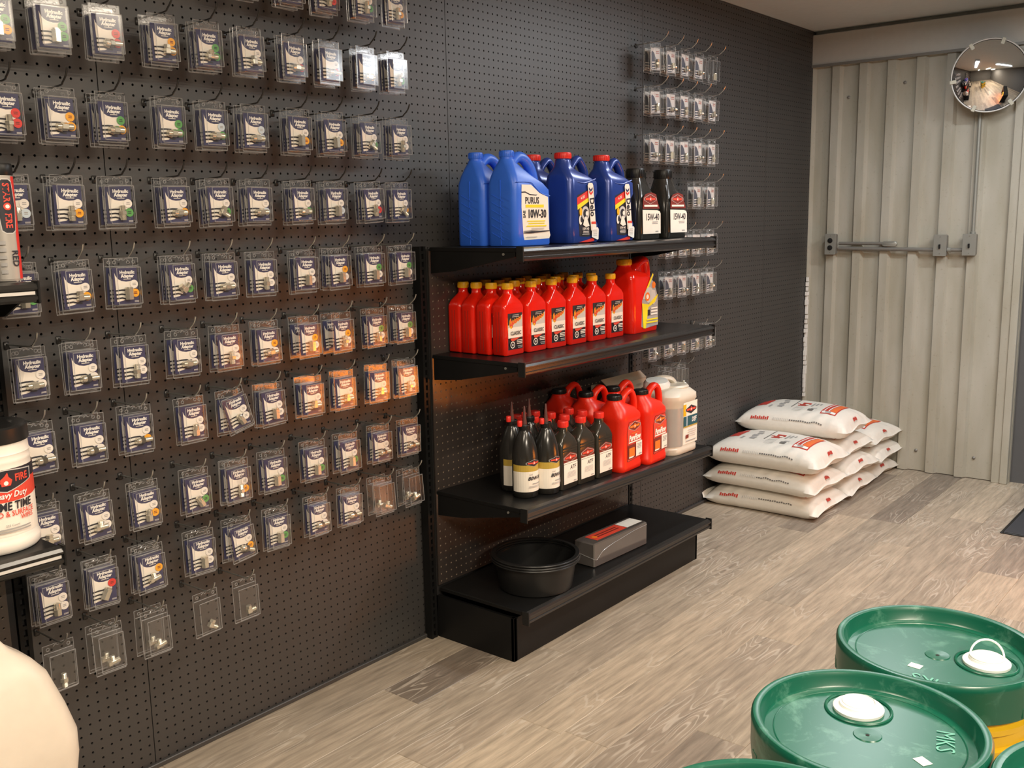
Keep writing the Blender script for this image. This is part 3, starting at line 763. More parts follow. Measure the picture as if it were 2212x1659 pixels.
psec = [(0, ph*.94, pd*.92, .02), (.006, ph, pd, .03), (.024, ph, pd, .03), (.028, ph*.975, pd*.97, .03), (.186, ph*.975, pd*.97, .03), (.190, ph*.99, pd, .03), (.205, ph*.98, pd*.98, .034), (.228, ph*.80, pd*.86, .036, -.010), (.244, ph*.52, pd*.62, .034, -.026), (.252, .030, .030, .029, -.036), (.258, .027, .027, .026, -.036)]
phan = sm([(-.010, -.012, .238), (-.006, -.016, .268), (.022, -.020, .288), (.044, -.022, .284), (.062, -.022, .256), (.070, -.020, .222), (.070, -.018, .200)])
def pure(label, loc, rz=0.):
    return jug('coolant_jug', label, 'red jugs on the third shelf', ph, pd, 'red_jug', psec, (-.036, .252, .026), 'black_matte', .0275, .018, phan, .0105, 1.5, loc, pure_label, -pd*.975, 'red and orange label with a badge', None, rz)
for c, (xx, yy) in enumerate(((.668, -.345), (.838, -.352))):
    side = ('left', 'right')[c]
    pure('red jug with black cap, front of the %s file on the third shelf' % side, (xx, yy, z3(xx)), .05)
    pure('red jug with black cap, middle of the %s file on the third shelf' % side, (xx-.004, yy+.122, z3(xx)), .02)
for_l = pure('red jug with black cap, at the shaded back of the left file', (.660, -.104, z3(.66)), -.02)
# white 2.5 gallon fluid jug
t = thing('fluid_jug', 'pale translucent fluid jug with white cap at the shelf end', 'jug', (1.052, -.315, z3(1.05)))
dj = MB().use('def_white').loft([(0, .103, .098, .05), (.006, .108, .103, .06), (.024, .108, .103, .06), (.028, .105, .100, .06), (.206, .105, .100, .06), (.212, .109, .104, .062), (.232, .108, .103, .062), (.250, .090, .086, .06), (.258, .060, .060, .055)], 9)
part('body', dj, t, 45)
part('neck_ring', MB().use('def_white').lathe([(.062, .252), (.064, .258), (.058, .264), (.046, .262)], 32, T_(.028, -.016, 0)), t, 50)
part('cap', MB().use('cap_white').lathe([(.050, .0), (.053, .006), (.053, .028), (.044, .040), (.016, .043)], 36), t, 40, (-.036, .020, .246), (.10, -.12, 0))
part('handle', MB().use('def_white').tube(sm([(-.05, .06, .252), (-.02, .05, .276), (.03, .03, .284), (.064, .01, .274), (.078, 0, .246)]), .012, 8, None, 1.4), t, 60)
wv = []
for k in range(13):
    a = PI+PI*.5*k/12; px, py = -.045+.0612*math.cos(a), -.040+.0612*math.sin(a)
    if k == 0: wv += [(px, .04, .034), (px, .04, .186)]
    wv += [(px, py, .034), (px, py, .186)]
wv += [(-.040, -.1012, .034), (-.040, -.1012, .186)]
part('level_window', MB().use('def_grey').add(wv, [(2*k, 2*k+2, 2*k+3, 2*k+1) for k in range(len(wv)//2-1)]), t, 60, label='grey translucent level window')
d = MB(); d.rect(-.035, .036, .076, .204, 'cream'); d.rect(-.035, .150, -.012, .196, 'cap_yellow'); star_logo(d, .026, .172, .080, 'red_ink', 'ink')
d.rect(-.035, .108, .074, .148, 'teal'); d.rect(-.012, .108, -.006, .148, 'dot_blue'); d.text('DEF', .048, .129, .026, 'white', .03, .8, 0, .2); d.rect(-.035, .104, .074, .109, 'gold')
d.bars(.0, .062, .065, .096, 4, 'palegrey'); d.rect(-.020, .060, .002, .074, 'dkred'); d.bars(-.02, .044, .064, .052, 1, 'grey', .1); d.rect(.084, .060, .088, .085, 'ink')
part('label', d, t, None, (0, -.1007, 0), label='white label with orange badge and dark teal band')
cb = thing('cardboard_box', 'small tan cardboard box wedged behind the red jugs', 'box', (1.005, -.125, z3(1.0)), .0)
part('body', MB().use('cardboard').box(-.145, .145, -.04, .04, 0, .266, bev=.002), cb)
part('flap', MB().use('cardboard').box(-.145, .145, -.0012, .0012, 0, .040, T_(0, -.04, .266, rx=-.9)), cb)

# ------------------------------------------------------------------ bottom deck: drain pan and boxed part
t = thing('drain_pan', 'round black plastic drain pan on the bottom deck', 'pan', (.213, -.300, .1835))
part('bowl', MB().use('black_matte').lathe([(.0, .0), (.118, 0), (.126, .004), (.140, .098), (.1365, .098), (.123, .007), (.0, .005)], 56, cap=False), t, 40)
rm = MB().use('black_matte')
for z, r in ((.100, .1535), (.1085, .1545), (.117, .153)): rm.lathe([(.138, z-.003), (r-.002, z-.004), (r, z), (r-.002, z+.003), (.138, z+.003), (.138, z-.003)], 56, cap=False)
part('rim', rm, t, 40)
t = thing('parts_box', 'long grey shrink wrapped box with red label on bottom deck', 'box', (.632, -.335, .1835), -.035)
part('carton', MB().use('box_film').box(-.170, .170, -.045, .045, 0, .090, bev=.004), t, 30)
part('top_label', MB().rect(-.128, -.028, .060, .030, 'red_ink').rect(.062, -.028, .162, .030, 'white').text('MAGNUM', -.03, 0, .02, 'dkred', .02, 1.2) if False else MB().rect(-.128, -.028, .060, .030, 'red_ink').rect(.062, -.028, .162, .030, 'white').bars(-.10, -.012, .04, .016, 2, 'dkred').disc(-.108, 0, .012, 'orange_ink'), t, None, (0, 0, .0905), (-PI/2, 0, 0), label='red and white label')
part('seam', MB().use('clear_rim').tube(sm([(-.17, -.0462, .034), (-.155, -.0466, .030), (-.12, -.0466, .052), (-.06, -.0466, .064), (0, -.0466, .070), (.08, -.0466, .078), (.165, -.0466, .080)]), .0014, 6).tube(sm([(-.1712, .045, .048), (-.1714, 0, .040), (-.1712, -.045, .034)]), .0014, 6), t, 60, label='crinkled shrink-wrap seam')

# ------------------------------------------------------------------ blister packs on the pegboard
HX = .0405
def shell_mesh():
    m = MB().use('clear_shell')
    # hang tab and back sheet with its flange
    m.add([(-HX, 0, -.128), (HX, 0, -.128), (HX, 0, .005), (-HX, 0, .005)], [(0, 1, 2, 3)])
    a, b = HX-.003, HX-.007
    zt, zb = -.017, -.120
    v = [(-a, 0, zb), (a, 0, zb), (a, 0, zt), (-a, 0, zt), (-b, -.021, zb+.004), (b, -.021, zb+.004), (b, -.021, zt-.003), (-b, -.021, zt-.003)]
    m.add(v, [(4, 5, 6, 7), (0, 1, 5, 4), (1, 2, 6, 5), (2, 3, 7, 6), (3, 0, 4, 7)])
    m.use('clear_rim')
    e = .0011
    def bar(p, q, r=e): m.tube([p, q], r, 4)
    for i, j in ((4, 5), (5, 6), (6, 7), (7, 4)): bar(v[i], v[j])
    for i, j in ((0, 1), (2, 3)): bar(v[i], v[j], .0013)
    bar((-HX, 0, -.128), (HX, 0, -.128), .0016); bar((-HX, 0, .005), (HX, 0, .005), .0008); bar((HX, 0, -.128), (HX, 0, .005), .0009); bar((-HX, 0, -.128), (-HX, 0, .005), .0009)
    for cx in (-.027, .027):
        m.tube([(cx+.0042*math.cos(k*PI/4), -.0006, -.006+.0042*math.sin(k*PI/4)) for k in range(8)], .0011, 4, closed=True)
    m.tube(sm([(-.012, -.0006, -.002), (-.006, -.0006, .003), (0, -.0006, -.001), (.006, -.0006, .003), (.012, -.0006, -.002)], 3), .0010, 4)
    return m.mesh('clear_shell')
SHELL = shell_mesh()
DOT = {'O': 'dot_orange', 'G': 'dot_green', 'R': 'dot_red', 'B': 'dot_blue', 'W': 'dot_white'}
WORD = {'O': 'orange', 'G': 'green', 'R': 'red', 'B': 'pale blue', 'W': 'white'}
CARDS = {}
def card_mesh(c1, c2):
    k = (c1, c2)
    if k in CARDS: return CARDS[k]
    d = MB(); w = .0350; zo = -.020
    def Z(z): return zo+z
    d.rect(-w, Z(-.097), w, Z(0), 'navy')
    d.poly([(-.029, Z(-.013)), (-.0265, Z(-.021)), (-.020, Z(-.030)), (-.011, Z(-.035)), (.002, Z(-.0375)), (.014, Z(-.0365)), (.022, Z(-.034)), (.024, Z(-.060)), (.012, Z(-.060)), (.010, Z(-.070)), (.004, Z(-.080)), (-.008, Z(-.087)), (-.027, Z(-.090))], 'cream')
    for i, z in enumerate((-.0585, -.069, -.079)):
        d.poly([(-.030, Z(z)), (-.012, Z(z+.0012)), (.004, Z(z+.0005-.002*i)), (.012, Z(z-.004)), (.012, Z(z-.0075)), (.004, Z(z-.0035-.002*i)), (-.012, Z(z-.0030)), (-.030, Z(z-.0042))], 'ink')
    d.text('Hydraulic', .006, Z(-.0130), .0118, 'white', .05, .92); d.text('Adapter', .006, Z(-.0228), .0118, 'white', .05, .92)
    d.bars(-.006, Z(-.033), .016, Z(-.0285), 1, 'palegrey', .1)
    for (cx, cz, c) in ((.0235, -.0445, c1), (.0250, -.0680, c2)):
        if c == '-': continue
        d.disc(cx, Z(cz), .0112, DOT[c]); d.bars(cx-.005, Z(cz-.004), cx+.005, Z(cz+.004), 2, 'grey' if c in 'WB' else 'dkred' if c in 'RO' else 'ink', .2)
    d.bars(.020, Z(-.093), .033, Z(-.088), 2, 'palegrey', .1)
    CARDS[k] = d.mesh('card'); return CARDS[k]
def far_card():
    d = MB(); w = .0350; zo = -.020
    d.rect(-w, zo-.097, w, zo, 'ash')
    d.poly([(-w*.75, zo-.012), (-w*.3, zo-.022), (w*.10, zo-.045), (w*.35, zo-.070), (w*.35, zo-.094), (-w*.9, zo-.094), (-w*.9, zo-.02)], 'slate')
    d.bars(w*.05, zo-.026, w*.8, zo-.010, 2, 'dull_red', .2)
    for z in (-.062, -.074, -.086): d.poly([(-w*.85, zo+z), (w*.1, zo+z+.003), (w*.3, zo+z-.004), (w*.3, zo+z-.008), (w*.1, zo+z-.003), (-w*.85, zo+z-.005)], 'ash')
    return d.mesh('card')
FARCARD = far_card()
def hexa(m, r, h, T): m.lathe([(r*.9, 0), (r, .0008), (r, h-.0008), (r*.9, h)], 6, T)
def fit_meshes():
    o = []
    def new(): return MB().use('fit_metal')
    def thread(m, r, h, T):
        pr = [(r, 0)]
        n = max(3, int(h/.0025))
        for i in range(n): pr += [(r*1.06, h*(i+.3)/n), (r*.96, h*(i+.8)/n)]
        pr.append((r*.9, h)); m.lathe(pr, 14, T)
    m = new(); hexa(m, .0105, .010, T_(0, 0, -.004)); thread(m, .0070, .014, T_(0, 0, .006)); thread(m, .0078, .014, T_(0, 0, -.004, rx=PI)); o.append(m)          # straight nipple
    m = new(); hexa(m, .0100, .018, T_(0, 0, -.016)); m.lathe([(.0085, 0), (.0085, .010), (.0075, .014), (.004, .016)], 16, T_(0, 0, .002)); o.append(m)             # plug with dome
    m = new(); hexa(m, .0105, .016, T_(-.008, 0, 0, ry=PI/2)); thread(m, .0075, .014, T_(.008, 0, 0, ry=PI/2)); m.lathe([(.008, 0), (.008, .010)], 16, T_(-.008, 0, 0, ry=-PI/2)); o.append(m)   # horizontal swivel
    m = new(); m.box(-.0075, .0075, -.0075, .0075, -.0075, .0075, bev=.0015); hexa(m, .0090, .010, T_(0, 0, .007)); thread(m, .0068, .016, T_(.007, 0, 0, ry=PI/2)); o.append(m)  # elbow
    m = new(); m.use('fit_dark'); hexa(m, .0100, .012, T_(-.004, 0, 0, ry=PI/2)); m.use('fit_metal'); thread(m, .0062, .022, T_(.008, 0, 0, ry=PI/2)); m.lathe([(.009, 0), (.0094, .003), (.009, .006), (.0094, .009), (.007, .012)], 16, T_(-.004, 0, 0, ry=-PI/2)); o.append(m)  # hose end
    m = new(); hexa(m, .0112, .030, T_(0, 0, -.015)); m.lathe([(.0088, 0), (.0088, .003)], 16, T_(0, 0, .015)); o.append(m)   # long coupler
    m = new(); hexa(m, .0095, .010, T_(-.016, 0, 0, ry=PI/2)); thread(m, .007, .012, T_(.006, 0, 0, ry=PI/2)); m.lathe([(.0075, 0), (.0075, .012)], 14, T_(-.006, 0, 0, ry=PI/2)); thread(m, .0068, .014, T_(0, 0, .004)); o.append(m)  # tee
    return [x.mesh('fitting', 35) for x in o]
FITS = fit_meshes()
def hook_mesh(mname):
    m = MB().use(mname).tube(sm([(0, .004, 0), (0, -.03, .0005), (0, -.118, .003), (0, -.132, .008), (0, -.150, .022), (0, -.157, .036)], 3), .0021, 6)
    m.use('wire_black').box(-.006, .006, -.003, -.0005, -.012, .006, bev=.001)
    return m.mesh('peg_hook', 50)
HOOK = hook_mesh('wire_black'); HOOKZ = hook_mesh('wire_zinc')
CX = [-1.345, -1.225, -1.102, -.956, -.835, -.711, -.568, -.446, -.310, -.188]
RZ = [2.046, 1.857, 1.666, 1.477, 1.289, 1.104, .934, .746, .582, .416]
DOTS = [
    [None, None, None, None, None, 'WW', 'WW', 'WR', 'WG', 'WO'],
    ['GO', 'GG', 'RR', 'OO', 'GG', 'WW', 'WR', 'WR', 'WO', 'WG'],
    ['RR', 'OO', 'GO', 'GG', 'BG', 'BB', 'WO', 'WO', 'WG', 'WW'],
    ['WB', 'WO', 'WG', 'WO', 'WG', 'WB', 'WG', 'WB', 'WR', 'WO'],
    ['WG', 'WO', 'WO', 'WG', 'WW', 'WW', 'WW', 'OW', 'GW', 'GW'],
    ['WW', 'WW', 'WW', 'WW', 'WW', 'OW', 'OW', 'OW', 'GW', 'GW'],
    ['WW', 'WW', 'WO', 'WW', 'WW', 'WW', 'WW', 'WW', 'WW', 'WW'],
    ['WW', 'WW', 'WO', 'WG', 'WO', 'WG', 'WG', 'WG', 'WW', 'WW'],
    ['WW', 'R-', 'O-', 'WW', 'WO', 'WG', 'WW', 'WW', 'cc', 'cc'],
    ['cc', 'cc', 'cc', 'cc', 'cc', None, None, None, None, None]]
FITV = [
    [0]*10,
    [5, 5, 4, 3, 6, 3, 2, 4, 2, 0],
    [0, 2, 2, 2, 2, 2, 5, 5, 3, 0],
    [1, 0, 0, 2, 3, 2, 2, 5, 0, 3],
    [5, 3, 5, 3, 2, 0, 5, 5, 5, 5],
    [2, 4, 0, 2, 0, 2, 5, 0, 1, 5],
    [4, 4, 4, 1, 1, 5, 3, 3, 3, 0],
    [3, 6, 1, 1, 0, 5, 5, 5, 4, 4],
    [1, 5, 6, 5, 4, 5, 4, 4, 6, 6],
    [0, 6, 6, 3, 3, 0, 0, 0, 0, 0]]
FROT = {(7, 3): -.5, (8, 1): .45, (6, 4): -.35, (4, 3): -.8, (2, 8): .6, (3, 4): .5, (8, 4): .5, (9, 3): .6, (5, 0): 0, (8, 2): -.15, (3, 9): .7}
TILT = {(6, 4): -.26, (6, 5): -.05, (3, 8): -.06, (2, 2): .0, (8, 4): -.10}
def pack(loc, card, fit, label, group, rot, frot=0., cat='blister pack'):
    t = link('blister_pack', None, None, loc, rot); t.scale = (.91, .91, .89); tag(t, label, cat, group)
    link('clear_shell', SHELL, t)
    if card is not None: link('card', card, t, (0, -.0004, 0))
    if fit is not None: link('fitting', fit, t, (.003, -.0112, -.090 if card is not None else -.098), (0, frot, 0))
    return t
def dotwords(k):
    a, b = k
    if b == '-': return 'one %s dot' % WORD[a]
    return 'two %s dots' % WORD[a] if a == b else '%s over %s dots' % (WORD[a], WORD[b])
rname = lambda r: ('topmost cut-off row' if r == 0 else '%s full row' % ORD[r-1] if r < 9 else 'lowest row')
SEEN = []
for r in range(10):
    for c in range(10):
        k = DOTS[r][c]
        if k is None: continue
        x, z = CX[c]+.010, RZ[r]+.062
        cn = [q for q in range(10) if DOTS[r][q]].index(c)
        where = '%s hook, %s' % (ORD[cn], rname(r))
        h = link('peg_hook', HOOK if r < 4 else HOOKZ, None, (x, -.0002, z+.0045)); tag(h, 'wire peg hook with upturned tip, %s from left, %s' % (ORD[cn], rname(r)), 'hook', 'peg hooks on the near pegboard')
        ti = TILT.get((r, c), random.uniform(-.022, .022)); yw = random.uniform(-.05, .05)
        y0 = -.106+random.uniform(-.004, .004)
        if k == 'cc':
            nb = 2 if (r, c) in ((9, 1), (9, 2), (8, 9), (8, 8)) else 1
            for q in range(nb):
                pack((x, y0+.03*q, z-.002*q), None, FITS[FITV[r][c]], ('clear pack without a card, %s' if q == 0 else 'clear cardless pack behind the front one, %s') % where, 'clear packs without cards', (-.015-.05*(nb > 1 and q == 0), ti, yw), FROT.get((r, c), random.uniform(-.4, .4)))
            continue
        pack((x, y0, z), card_mesh(*k), FITS[FITV[r][c]], 'front adapter pack with %s, %s' % (dotwords(k), where), 'adapter packs on the near pegboard', (random.uniform(-.02, .0), ti, yw), FROT.get((r, c), 0.))
        nb = 2 if (r in (1, 2, 3, 4) or random.random() < .25) else 1
        gap = random.uniform(.018, .026)
        if (r, c) in ((5, 6), (5, 7)): gap = .045
        for q in range(1, nb+1):
            lab = ('adapter pack right behind the front one, %s' if q == 1 else 'rearmost adapter pack, %s') % where
            pack((x+random.uniform(-.003, .003), y0+gap*(1 if q == 1 else 1.42), z-random.uniform(0, .004)), card_mesh('W', 'W') if k[1] == '-' else card_mesh(*k), None, lab, 'adapter packs on the near pegboard', (0, random.uniform(-.03, .03), random.uniform(-.05, .05)))
FX = [1.32, 1.447, 1.567, 1.69, 1.82]
FZ = [2.065, 1.892, 1.70, 1.509, 1.297, 1.12, .86, .70]
FC = [(0, 1, 2, 3, 4), (0, 1, 2, 3, 4), (0, 1, 2, 3, 4), (3, 4), (1, 2, 3, 4), (1, 2, 3, 4), (0, 1, 2, 3, 4), (1, 2)]
for r in range(8):
    for i, c in enumerate(FC[r]):
        x, z = FX[c], FZ[r]+.060
        where = '%s hook, %s row of the far group' % (ORD[i], ORD[r])
        h = link('peg_hook', HOOKZ, None, (x, -.0002, z+.0045)); tag(h, 'thin wire hook, %s from left, %s row of the far group' % (ORD[i], ORD[r]), 'hook', 'peg hooks on the far pegboard')
        cc = None if (r == 7 or (r, c) == (0, 4)) else FARCARD
        for q in range(2):
            pack((x, -.095+.030*q, z), cc, FITS[(r+c*3) % 7] if q == 0 else None, ('front pale pack on the %s' if q == 0 else 'pale pack behind the front one on the %s') % where, 'pale packs on the far pegboard', (0, random.uniform(-.05, .05), random.uniform(-.06, .06)))

# ------------------------------------------------------------------ things on the near left unit
t = thing('wipes_tub', 'white wipes tub with black lid on the left shelf', 'tub', (-1.476, -.172, .7712))
part('body', MB().use('tub_white').lathe([(.086, 0), (.091, .006), (.091, .022), (.0885, .026), (.0885, .030), (.0870, .034), (.0850, .178), (.0850, .186), (.0862, .189), (.0850, .192), (.0842, .200), (.0855, .203), (.0842, .206), (.083, .222), (.0845, .226), (.082, .230)], 64), t, 45)
part('lid', MB().use('black_matte').lathe([(.086, 0), (.087, .003), (.086, .030), (.082, .034), (.060, .034), (.056, .030), (.02, .030)], 56), t, 40, (0, 0, .226))
d = MB(); d.step = .006; RB = .0868
def tcyl(x, y, z): a = x/RB+FACE; r = RB+.0004-y; return (r*math.sin(a), -r*math.cos(a), z)
FACE = .02
def tstrip(d, x0, x1, z0, z1, m_, n=24, bow=0.):
    d.layer(); d.use(m_); vs = []; fs = []
    for i in range(n+1):
        x = x0+(x1-x0)*i/n; b = bow*math.cos(x/(x1-x0)*PI)
        vs += [(x, -d.off, z0+b), (x, -d.off, z1)]
    for i in range(n): fs.append((2*i, 2*i+2, 2*i+3, 2*i+1))
    d.add(vs, fs)
tstrip(d, -.125, .125, .036, .176, 'cream'); tstrip(d, -.125, .125, .118, .176, 'red_ink', bow=-.010); tstrip(d, -.125, .125, .150, .176, 'ink')
bp = [(-.060, .145), (-.064, .168), (0, .174), (.060, .168), (.058, .146), (.0, .130)]
d.poly([(x*1.06, (z-.152)*1.1+.152) for x, z in bp], 'palegrey'); d.poly(bp, 'ink')
d.text('STAR', -.031, .155, .021, 'red_ink', .03, .85); d.text('FIRE', .034, .155, .021, 'red_ink', .03, .85)
d.poly([(-.010, .142), (.008, .142), (.012, .153), (.005, .160), (.003, .170), (-.004, .162), (-.012, .156)], 'red_ink'); d.disc(-.001, .148, .0045, 'white')
d.text('Heavy Duty', .006, .122, .0175, 'white', .02, .9, 0, .25)
d.text('PRIME TIME', .004, .0985, .0235, 'ink', .03, .82, 0, .1); d.text('HAND & SURFACE', .004, .083, .0155, 'red_ink', .015, .85); d.text('WIPES', .038, .0715, .0135, 'red_ink', .015, .85)
d.text('225 Count', .004, .059, .0065, 'grey', .01); d.bars(-.035, .044, .045, .055, 2, 'grey', .1)
d.remap(tcyl); part('label', d, t, None, label='black, red and cream wipes label')
t = thing('grease_tube', 'grey and red grease tube standing on the upper left shelf', 'tube', (-1.402, -.195, 1.3235))
part('body', MB().use('tube_grey').lathe([(.0275, 0), (.0285, .002), (.0285, .212), (.027, .214)], 40), t, 40)
part('cap', MB().use('black_matte').lathe([(.029, .212), (.0298, .214), (.0298, .232), (.028, .236), (.010, .236)], 40), t, 40)
RB = .0285; FACE = .06
d = MB(); d.step = .003; tstrip(d, -.024, .020, .004, .210, 'tube_grey'); tstrip(d, .0140, .036, .004, .210, 'dot_red')
bd = [(-.018, .150), (-.013, .198), (-.006, .203), (.006, .203), (.013, .198), (.018, .150), (.013, .103), (.006, .098), (-.006, .098), (-.013, .103)]
d.poly([(x*1.1, (z-.150)*1.05+.150) for x, z in bd], 'palegrey'); d.poly([(x*.98, (z-.15)*1.01+.15) for x, z in bd], 'ink')
d.text('STAR', 0, .178, .018, 'red_ink', .03, .9, -PI/2); d.text('FIRE', 0, .122, .018, 'red_ink', .03, .9, -PI/2); d.disc(0, .150, .0075, 'red_ink'); d.disc(0, .150, .004, 'white')
d.text('RED', .006, .046, .019, 'ink', .02, .95, -PI/2); d.bars(-.022, .012, -.010, .085, 5, 'grey', .2)
d.remap(tcyl); part('label', d, t, None, label='dark badge label, red edge stripe, reading RED')
t = thing('milk_white_jug', 'large milky white jug at the bottom left corner', 'jug', (-1.545, -.275, .1835))
jw = MB().use('jug_milk').loft([(0, .110, .105, .05), (.010, .116, .112, .05), (.06, .114, .110, .05), (.10, .114, .110, .05), (.165, .121, .117, .05), (.215, .121, .117, .05), (.27, .108, .105, .05), (.345, .084, .088, .05), (.375, .062, .070, .04), (.41, .022, .045, .02), (.425, .012, .03, .01)], 8)
part('body', jw, t, 28)
part('handle', MB().use('jug_milk').tube(sm([(-.03, -.02, .39), (-.09, -.04, .375), (-.125, -.06, .33), (-.132, -.06, .27), (-.120, -.05, .21)]), .015, 10), t, 60)
part('cap', MB().use('cap_white').lathe([(.024, 0), (.024, .02), (.02, .022)], 24), t, 40, (-.01, 0, .42))

# ------------------------------------------------------------------ absorbent sacks
def sack_fn(seed, curl):
    rnd = random.Random(seed); a, b, h = .290, .210, .050
    ph = [rnd.uniform(0, 6.28) for _ in range(8)]
    def f(u, v, top):
        uc = max(-1, min(1, u)); e = abs(u)-1
        bw = b*(.935+.065*uc*uc); al = a*(.955+.045*v*v)
        x = v*bw; y = uc*al
        k = max(0, 1-abs(uc)**6)**.55*max(0, 1-abs(v)**5)**.55
        edge = (abs(v)**2+abs(uc)**4)*.5
        wr = .0085*edge*math.sin(24*uc+14*v+ph[0])*max(0, math.sin(4*uc-3*v+ph[1])) + .0045*edge*math.sin(52*uc+30*v+ph[2])*max(0, math.sin(3*uc+ph[7])) + .006*math.sin(3*uc+ph[3])*math.cos(2.5*v+ph[4])*k
        z = h*1.62*k*(1-.12*uc*uc-.10*v*v)+wr*min(1, k*3) if top else -h*.66*min(1, k*1.6)+wr*.15*min(1, k*3)
        zc = .010*math.sin(5*v+ph[5])*max(0, abs(uc)-.6)
        if e > 0:
            s = 1 if u > 0 else -1; y += s*e*.29
            z += (.35 if s > 0 else -.05)*e*curl*(1+.9*abs(v)) + .012*math.sin(6*v+ph[6])*min(1, e*9); x *= 1-.55*e*(1 if s > 0 else .25)
            z += .0008 if top else -.0008
        return Vector((x, y, z+zc+h*.68))
    return f
US = [-1.025, -1.01]+[-1+2*i/44 for i in range(45)]+[1.01, 1.05, 1.10, 1.15]
VS = [-1+2*i/30 for i in range(31)]
def sack_meshes(seed, curl, full):
    f = sack_fn(seed, curl); nu, nv = len(US), len(VS); V = []; F = []; idx = {}
    for tp in (1, 0):
        for i, u in enumerate(US):
            for j, v in enumerate(VS):
                bd_ = i in (0, nu-1) or j in (0, nv-1)
                if bd_ and not tp: idx[0, i, j] = idx[1, i, j]; continue
                p = f(u, v, tp); idx[tp, i, j] = len(V); V.append(tuple(p))
    for tp in (1, 0):
        for i in range(nu-1):
            for j in range(nv-1):
                q = (idx[tp, i, j], idx[tp, i, j+1], idx[tp, i+1, j+1], idx[tp, i+1, j])
                F.append(q[::-1] if tp else q)
    m = MB().use('sack').add(V, F)
    d = MB()
    def patch(u0, u1, v0, v1, mt, n=6, off=.0014):
        d.use(mt); vs = []; nn = n
        for i in range(nn+1):
            for j in range(nn+1):
                u = u0+(u1-u0)*i/nn; v = v0+(v1-v0)*j/nn
                p = f(u, v, 1); e = .002
                n_ = (f(u+e, v, 1)-f(u-e, v, 1)).cross(f(u, v+e, 1)-f(u, v-e, 1)); n_ = -n_.normalized() if n_.length > 1e-9 else Vector((0, 0, 1))
                if n_.z < 0: n_ = -n_
                vs.append(tuple(p+n_*off))
        d.add(vs, [(i*(nn+1)+j, i*(nn+1)+j+1, (i+1)*(nn+1)+j+1, (i+1)*(nn+1)+j) for i in range(nn) for j in range(nn)])
    # long side facing the room
    [patch(.40+.037*k, .428+.037*k, -.965, -.918-.012*(k % 2), 'sack_red', 2) for k in range(9)]
    for k in range(9): patch(.30-.032*k, .315-.032*k, -.962, -.93, 'palegrey', 2)
    for k in range(15): patch(.0-.040*k, .028-.040*k, -.955, -.938, 'sack_ink', 2)
    # end facing the room
    [patch(-.975, -.945+.006*(k % 2), -.10+.05*k, -.062+.05*k, 'sack_red', 2) for k in range(5)]; patch(-.982, -.978, -.10, .14, 'palegrey', 3)
    if full:
        patch(-.74, -.46, -.66, .52, 'sack_red', 10, .0010); patch(-.72, -.61, -.48, .50, 'sack_orange', 8, .0016)
        for u in (-.60, -.52): patch(u, u+.022, -.48, .50, 'white', 8, .0020)
        patch(-.72, -.48, -.62, -.50, 'white', 5, .0020); patch(-.64, -.54, -.60, -.52, 'grey', 3, .0024)
        # flame outline
        for (u, v, w_) in ((.02, -.12, .10), (.0, -.04, .12), (-.03, .06, .13), (-.02, .16, .10)): patch(u-.10, u+.06, v, v+w_*.6, 'sack_red', 3)
        patch(-.10, -.04, -.02, .08, 'cream', 3, .0020); patch(.06, .12, .04, .08, 'sack_red', 2)
        for k in range(7): patch(.06-.024*k, .072-.024*k, -.62, -.22, 'palegrey', 3)
        patch(.14, .16, -.30, .50, 'sack_ink', 5)
        for k, (v0, v1) in enumerate(((-.42, -.22), (-.16, .0), (.06, .2), (.26, .34))): patch(.30+.03*(k % 2), .40+.03*(k % 2), v0, v1, 'grey', 3)
        patch(.50, .54, -.5, -.3, 'grey', 2); patch(.62, .82, -.34, .34, 'sack_red', 6)
        patch(-.30, -.20, -.55, -.40, 'sack_ink', 3); patch(-.34, -.24, -.38, -.28, 'palegrey', 3)
        for k in range(3): patch(-.20-.06*k, -.165-.06*k, -.1+.1*k, .25, 'grey', 3)
    return m.mesh('sack_body', 60), d.mesh('print')
SV = [sack_meshes(11, 1.0, True), sack_meshes(23, .5, True), sack_meshes(31, .8, True)]
def sack(label, x, y, z, var, rz, sc=1., tilt=(0, 0)):
    t = thing('absorbent_sack', label, 'sack', (x, y, z), rz, 'white printed sacks in the corner'); t.scale = (1, 1, sc); t.rotation_euler = (tilt[0], tilt[1], rz)
    link('sack_body', SV[var][0], t); link('print', SV[var][1], t, label='red and grey printing')['kind'] = 'stuff'
SY = -.295
sack('lowest sack of the nearest pile', 2.170, SY, .001, 0, .02, .93)
sack('middle sack of the nearest pile', 2.165, SY+.005, .109, 1, -.02, .93)
sack('top printed sack of the nearest pile, red panel facing up', 2.170, SY+.0, .217, 2, .01, 1.08)
sack('lowest sack of the middle pile', 2.605, SY+.005, .001, 1, .03, .90)
sack('second sack up in the middle pile', 2.600, SY, .106, 2, -.02, .90)
sack('third sack up in the middle pile, half covered', 2.560, SY+.02, .211, 0, .02, .90)
sack('highest sack, printed, on top of the middle pile', 2.530, SY+.02, .316, 2, .06, 1.1)
sack('lowest sack of the pile against the metal wall', 2.995, SY+.02, .001, 2, -.02, .81)
sack('middle sack of the pile against the metal wall', 2.995, SY-.005, .096, 0, .03, .81)
sack('top sack of the pile against the metal wall', 2.985, SY+.01, .191, 1, -.03, .9)

